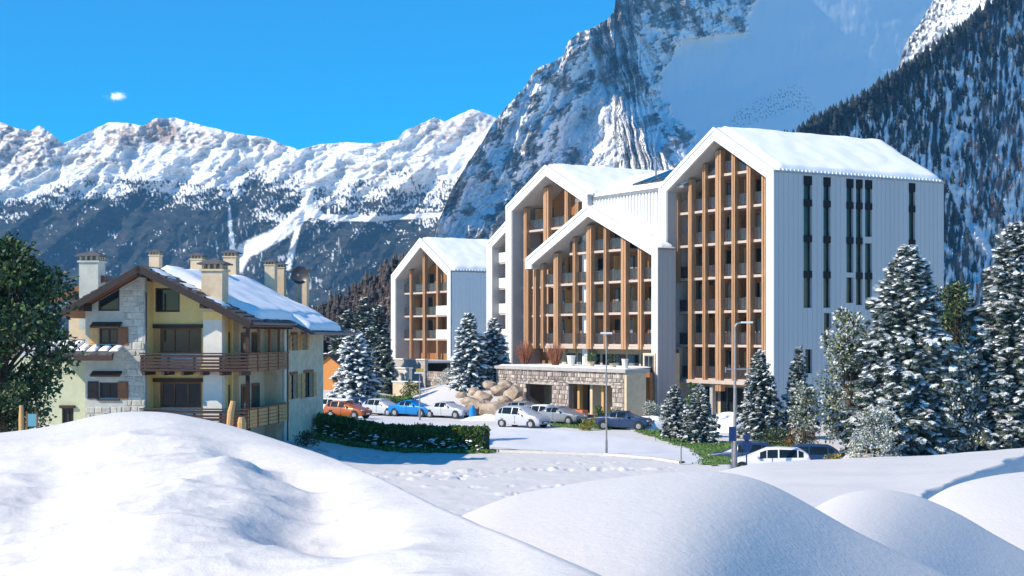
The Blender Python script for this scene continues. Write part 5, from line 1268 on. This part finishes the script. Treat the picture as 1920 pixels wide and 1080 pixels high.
# ---------------------------------------------------------------- cars
def make_car(label, paint, kind='hatch', group='cars parked in front of the hotel', snow=False, kept=True):
    t = thing('parked_car', label, 'car', group=group)
    L, Wd, Hh = {'hatch': (4.0,1.74,1.5), 'sedan': (4.4,1.78,1.42), 'mpv': (4.3,1.8,1.66), 'wagon': (4.6,1.8,1.5)}[kind]
    h = L/2; hw_ = Wd/2; be = .60*Hh+.02
    # station: x, sill z, belt z, top z, belt half width, top half width
    if kind == 'sedan': st = [(-h,.42,.80,.82,.80,.70),(-h+.12,.30,.92,.95,.88,.80),(-h+.75,.25,.95,1.02,.9,.8),(-h+1.25,.22,.95,Hh-.10,.9,.62),(-h+1.8,.22,.94,Hh,.9,.6),(-.05+.25,.22,.92,Hh-.01,.9,.6),(h-1.95,.22,.91,Hh-.12,.9,.62),(h-1.15,.22,.90,.98,.9,.8),(h-.4,.25,.82,.86,.88,.76),(h-.08,.32,.66,.68,.82,.7),(h,.40,.55,.56,.74,.6)]
    else:
        tb = -h+.10; st = [(-h,.40,.85,.9,.82,.70),(tb+.02,.30,be+.04,be+.22,.88,.70),(tb+.28,.25,be+.04,Hh-.18,.9,.64),(tb+.6,.22,be+.03,Hh-.03,.9,.62),(-.5,.22,be,Hh,.9,.62),(.15,.22,be-.02,Hh-.03,.9,.62),(h-1.75,.22,be-.04,Hh-.20,.9,.63),(h-.95,.22,be-.06,be+.03,.9,.78),(h-.35,.25,be-.14,be-.09,.87,.74),(h-.06,.32,.66,.68,.80,.68),(h,.42,.56,.57,.72,.6)]
    V = []; 
    for x, zs_, zb_, zt_, wb, wt in st:
        wb *= hw_/.9*1.0; wt *= hw_/.9
        pts_ = [(0, zs_), (wb*.93, zs_), (wb*1.0, zs_+(zb_-zs_)*.45), (wb*.97, zb_), (wt+(wb*.97-wt)*.12, zt_-(zt_-zb_)*.12), (wt*.86, zt_), (0, zt_+.03)]
        V += [(x, y, z) for y, z in pts_] + [(x, -y, z) for y, z in pts_[::-1][1:-1]]
    m_ = 12; n = len(st); Fc = []
    for i in range(n-1):
        for k in range(m_): a = i*m_+k; b = i*m_+(k+1) % m_; Fc.append((a, a+m_, b+m_, b))
    Fc += [tuple(range(m_)), tuple(range((n-1)*m_, n*m_))[::-1]]
    mb = MB(); mb.add(V, Fc); body = mb.build('body', M['paint_'+paint], t, smooth=True, bevel=.02)
    # glass bands follow the flanks between belt and roof
    G = lambda i, k: Vector(V[i*m_+k])
    def pane(name, q, ins=.06):
        c = sum(q, Vector())/4; q = [p+(c-p)*ins for p in q]; nn = (q[1]-q[0]).cross(q[3]-q[0]).normalized()
        out = c-Vector((0,0,.7)); nn = nn if nn.dot(Vector((c.x*.35, c.y, .25))) > 0 else -nn
        a = [p+nn*.012 for p in q]; MB().add(a, [(0,1,2,3)]).build(name, M['glass'], t)
    gi = [i for i in range(n-1) if st[i][3]-st[i][2] > .25 or st[i+1][3]-st[i+1][2] > .25]; side = [i for i in gi if st[i][3]-st[i][2] > .25 and st[i+1][3]-st[i+1][2] > .25]
    for i in side:
        pane('side_window', [G(i,3), G(i+1,3), G(i+1,4), G(i,4)], .10); pane('side_window', [G(i,9), G(i+1,9), G(i+1,8), G(i,8)], .10)
    f0, f1 = max(side)+1, max(side)+2
    if f1 < n: pane('windscreen', [G(f0,4), G(f0,8), G(f1,8), G(f1,4)], .05)
    r1, r0 = min(side), min(side)-1
    if r0 >= 0: pane('rear_window', [G(r1,4), G(r1,8), G(r0,8), G(r0,4)], .08)
    for sx in (1, -1):
        for sy in (1, -1):
            x, y = sx*(h-.78), sy*(hw_-.10); r = .32
            w = MB().tube((x, y-.11*sy, r), (x, y+.115*sy, r), r, n=18).build('wheel', M['tyre'], t)
            rim = MB().tube((x, y+.10*sy, r), (x, y+.125*sy, r), r*.64, r*.60, n=14)
            for k in range(5): a = k*1.2566; rim.tube((x, y+.118*sy, r), (x+r*.6*math.cos(a), y+.118*sy, r+r*.6*math.sin(a)), .045, n=4)
            rim.build('rim', M['rim'], w)
            ar = MB().tube((x, y-.02*sy, r+.02), (x, y+.095*sy, r+.02), r+.07, n=18); ar.build('wheel_arch', M['paint_black'], t)
    for sy in (1, -1):
        MB().box(h-.26, h-.08, sy*hw_*.62-.17, sy*hw_*.62+.17, .60, .76).build('headlight', M['lamp_glass'], t, bevel=.03)
        MB().box(-h-.005, -h+.12, sy*hw_*.72-.12, sy*hw_*.72+.12, .72, .96).build('tail_light', M['red_lens'], t, bevel=.02)
        MB().box(h-1.72, h-1.55, sy*(hw_+.06)-.09, sy*(hw_+.06)+.09, .98, 1.10).build('wing_mirror', M['paint_'+paint], t, bevel=.02)
    MB().box(h-.02, h+.03, -.45, .45, .36, .52).build('grille', M['paint_black'], t); MB().box(h+.031, h+.045, -.26, .26, .38, .48).build('number_plate', M['plate'], t)
    for x in (-.15,): MB().box(x-.008, x+.008, -hw_-.004, hw_+.004, .35, .95).build('door_seam', M['paint_black'], t)
    return t
def car(label, paint, kind, px, Y, ang, snow=False):
    t = make_car(label, paint, kind); x = (px-CX)/F*Y; t.location = (x, Y, Hs(x, Y)); t.rotation_euler.z = math.radians(ang)
    if snow:
        L = 1.1; mb = None; snow_quad('roof_snow', (-L-.2, .5, 1.5), (.25, .5, 1.5), (.25, -.5, 1.5), (-L-.2, -.5, 1.5), .12, 16, 12, t, seed=px, edge=.2)
    return t
car('silver hatchback in the left row beside the bright blue car', 'silver', 'hatch', 720, 139, -38)
car('bright blue car in the left row of parked cars', 'blue', 'sedan', 775, 137, -32)
car('silver saloon with dark windscreen, right of the bright blue car', 'silver', 'sedan', 841, 135, -36)
car('dark blue car partly behind the orange car in the left row', 'navy', 'hatch', 682, 143, -40)
car('white car at the left end of the row, beside the chalet corner', 'white', 'hatch', 632, 141, -38)
car('orange red car with a snow covered grey roof near the chalet corner', 'orange', 'hatch', 653, 131, -30, True)
car('light silver people carrier parked in front of the boulders', 'silver', 'mpv', 980, 121, -36)
car('white hatchback parked right behind the silver people carrier', 'white', 'hatch', 1030, 127, -38)
car('grey car of which only the roof shows behind the people carrier', 'grey', 'hatch', 990, 134, -36)
car('dark grey car beside the terracotta planter', 'grey', 'sedan', 1052, 126, -40)
car('dark blue car under the shrubs right of the planter', 'navy', 'sedan', 1172, 118, -25)
car('white estate car half hidden by the snow bank at the sign pole', 'white', 'wagon', 1442, 88.5, 172)
car('dark car with pale windows behind the white estate car', 'navy', 'wagon', 1500, 91, 170)
car('dark blue car low behind the street lamp foot', 'navy', 'hatch', 1392, 91.5, 160)

# ---------------------------------------------------------------- lamps, signs, small things
def lamp(label, px, ytop, Y, arm=1.2, r=.075, ang=0, kind=0, ybase=None):
    x = (px-CX)/F*Y; g = Hs(x, Y); ht = (HY-ytop)/F*Y - g; t = thing('street_lamp', label, 'street lamp', (x, Y, g), ang)
    MB().tube((0,0,-.2), (0,0,.9), r*1.35, n=12).tube((0,0,.9), (0,0,ht), r, r*.6, n=12).build('pole', M['grey_metal' if kind else 'pole_grey'], t, smooth=False)
    if kind == 2:                                     # small square lantern
        MB().box(-.42, .42, -.30, .30, ht-.02, ht+.10).build('lamp_cap', M['plaster_white'], t); MB().box(-.3, .3, -.2, .2, ht+.101, ht+.4).build('lamp_shade', M['leaf_yellow'], t)
        return t
    if arm:
        MB().tube((0,0,ht-.02), (arm*.25,0,ht+.16), r*.55, n=8).tube((arm*.25,0,ht+.16), (arm,0,ht+.22), r*.5, n=8).build('arm', M['grey_metal'], t)
        MB().box(arm-.12, arm+.55, -.13, .13, ht+.17, ht+.27).build('lamp_head', M['lamp_glass'], t, bevel=.03)
    return t
M['pole_grey'] = mat('pole_grey', (.26,.25,.25), .5, .2, 4)
M['sign_blue'] = mat('sign_blue', (.006,.03,.12), .4)
l1 = lamp('grey street lamp with a short bent arm before the tallest block', 1378, 612, 86, .45, .10)
MB().box(-.55, .75, -.03, .03, 5.45, 5.52).box(-.55,-.5,-.06,.06,5.3,5.6).box(.7,.75,-.06,.06,5.3,5.6).build('cross_arm', M['grey_metal'], l1)
lamp('slender grey lamp pole on the kerb in front of the broad low gable', 1137, 625, 93, 0, .055)
MB().box(-.35, .35, -.12, .12, 0, .12).build('lamp_head', M['lamp_glass'], bpy.data.objects['street_lamp.001'], bevel=.02).location = (0, 0, (HY-625)/F*93+6.98)
lamp('short lamp with a square lantern behind the bright blue car', 787, 700, 131, 0, .07, kind=2)
lamp('thin low pole at the end of the pale kerb', 1277, 832, 85.5, 0, .03)
def sign(label, px, y0, y1, Y, w, face='sign_blue', rz=0):
    x = (px-CX)/F*Y; g = Hs(x, Y); t = thing('road_sign', label, 'road sign', (x, Y, g), rz); za, zb_ = (HY-y1)/F*Y-g, (HY-y0)/F*Y-g
    MB().tube((0,.05,-.2), (0,.05,zb_), .03, n=8).build('post', M['grey_metal'], t); MB().box(-w/2, w/2, -.03, .02, za, zb_).build('sign_panel', M[face], t, bevel=.01)
    return t
sign('narrow blue panel fixed low on the grey street lamp', 1373, 800, 827, 85.5, .38)
t = thing('road_sign', 'dark blue figure shaped sign right of the grey street lamp', 'road sign', (gp2(1400, 84)[0], 84, Hs(*gp2(1400, 84))))
z0 = (HY-850)/F*84 - t.location.z
MB().tube((0,.05,-.3), (0,.05,z0+.2), .04, n=8).build('post', M['sign_blue'], t)
mb = MB(); mb.tube((0,-.03,z0+.42), (0,.03,z0+.42), .30, n=16).tube((0,-.03,z0+.86), (0,.03,z0+.86), .19, n=16); mb.build('sign_panel', M['sign_blue'], t)
t = thing('waste_bin', 'bright blue upright bag like bin beside the silver saloon', 'bin', (gp2(886, 132)[0], 132, Hs(*gp2(886, 132))))
MB().tube((0,0,0), (0,0,.9), .36, .30, n=12).tube((0,0,.9), (.05,0,1.25), .30, .06, n=12).build('bin_body', mat('bin_blue', (.0,.22,.50), .5), t, smooth=False)
# things at the chalet
def log_post(label, px, y0, y1, Y, r, lean):
    a, b = at(px, y1, Y), at(px, y0, Y); t = thing('wooden_post', label, 'post', (a.x, a.y, a.z)); hgt = b.z-a.z
    MB().tube((0,0,-.8), (lean*.5,0,hgt*.55), r*.9, r, n=9).tube((lean*.5,0,hgt*.55), (lean,0,hgt), r, r*.7, n=9).build('trunk_post', M['light_wood'], t); return t
log_post('leaning orange log post in front of the right side of the chalet balcony', 428, 752, 800, 70, .16, .22)
log_post('short orange log stump left of the chalet corner', 453, 782, 805, 70, .20, 0)
log_post('upright orange post under the large dark tree at the left edge', 40, 760, 812, 58, .10, 0)
t = thing('notice_board', 'small pale blue notice board under the large dark tree', 'notice board', tuple(at(60, 812, 58)))
MB().box(-.22,-.17,-.03,.03,-.6,.8).box(.17,.22,-.03,.03,-.6,.8).build('frame', M['mid_wood'], t); MB().box(-.165,.165,-.02,.02,.25,.72).build('board', mat('board_blue', (.12,.35,.42), .5), t)
# orange shed behind the chalet
sp = at(617, 702, 168); t = thing('shed', 'small orange timber shed with a dark pitched roof behind the chalet', 'shed', (sp.x, sp.y, sp.z-2.0), -.4)
MB().prism([(-1.5,0),(1.5,0),(1.5,3.0),(0,4.0),(-1.5,3.0)], 0, 4).build('timber_wall', mat('orange_wood', (.55,.22,.05), .7, .2, 3, .1, stretch=(1,1,6)), t)
for sx in (-1, 1): MB().slab([(0,-.3,4.12),(sx*1.9,-.3,2.85),(sx*1.9,4.3,2.85),(0,4.3,4.12)], .12).build('roof', M['dark_wood'], t)
# small white and stone terraces on the bank
for px, py, Y, w, hh_, lb, m_ in ((745,700,168,3.4,1.6,'white low garden wall on the bank before the retaining wall','plaster_white'),(762,722,162,3.0,1.2,'beige stepped garden wall above the parked cars','plaster_beige')):
    p = at(px, py+8, Y); t = thing('garden_wall', lb, 'wall', (p.x, p.y, p.z-1.2), -.5); MB().box(-w/2,w/2,-.3,.3,0,1.2+hh_*.6).build('wall_face', M[m_], t); MB().box(-w/2-.1,w/2+.1,-.4,.4,1.2+hh_*.6,1.2+hh_*.6+.15).build('snow_cap', M['roof_snow'], t, bevel=.05)
# steps before the entrance
ep = gp2(1358, 117); t = thing('entrance_steps', 'snowy grey steps in front of the glass entrance of the tallest block', 'steps', (ep[0], ep[1], -7.05), RZ)
for k in range(3): MB().box(-1.6, 1.6, k*.35, 2.2, .17*k, .17*(k+1)).build('step', M['concrete'], t)

# ---------------------------------------------------------------- cloud and haze
def haze():
    m = bpy.data.materials.new('haze_air'); m.use_nodes = True; nt = m.node_tree; nt.nodes.remove(nt.nodes['Principled BSDF'])
    v = nt.nodes.new('ShaderNodeVolumePrincipled'); v.inputs['Color'].default_value = (.20,.57,1,1); v.inputs['Density'].default_value = HAZE; v.inputs['Anisotropy'].default_value = 0
    nt.links.new(v.outputs[0], nt.nodes['Material Output'].inputs['Volume'])
    mb = MB().box(-2600, 3400, -60, 5400, -12, 1150); mb.build('haze', m, kind='stuff', label='thin blue winter haze in the valley')
HAZE = .00010
if HAZE: haze()

def cloud():
    """one small puff far beyond the haze, built of thousands of tiny white flakes that thin out at the rim"""
    cm = mat('cloud_white', (.98,.98,.98), 1.0); nt = cm.node_tree; tl = nt.nodes.new('ShaderNodeBsdfTranslucent'); tl.inputs['Color'].default_value = (.4,.4,.4,1); ad = nt.nodes.new('ShaderNodeAddShader')
    nt.links.new(nt.nodes['Principled BSDF'].outputs[0], ad.inputs[0]); nt.links.new(tl.outputs[0], ad.inputs[1]); nt.links.new(ad.outputs[0], nt.nodes['Material Output'].inputs['Surface'])
    rg = np.random.RandomState(8); n = 1000; v = rg.randn(n, 3)*.36; ce = np.array(((0,0,0),(.45,0,.12),(-.45,0,-.05),(.1,0,-.15)))[rg.randint(0, 4, n)]
    p = (ce*.7+v)*np.array((34, 22, 19)); c = Cloud(); c.add(*_leaf, p, frames(rg.randn(n, 3), roll=rg.rand(n)*6), 3.5+3*rg.rand(n))
    o = c.build('cloud', cm, None, label='single small white puff of cloud in the blue sky', cat='cloud', kind='stuff'); o.location = at(220, 181, 7000)
cloud()
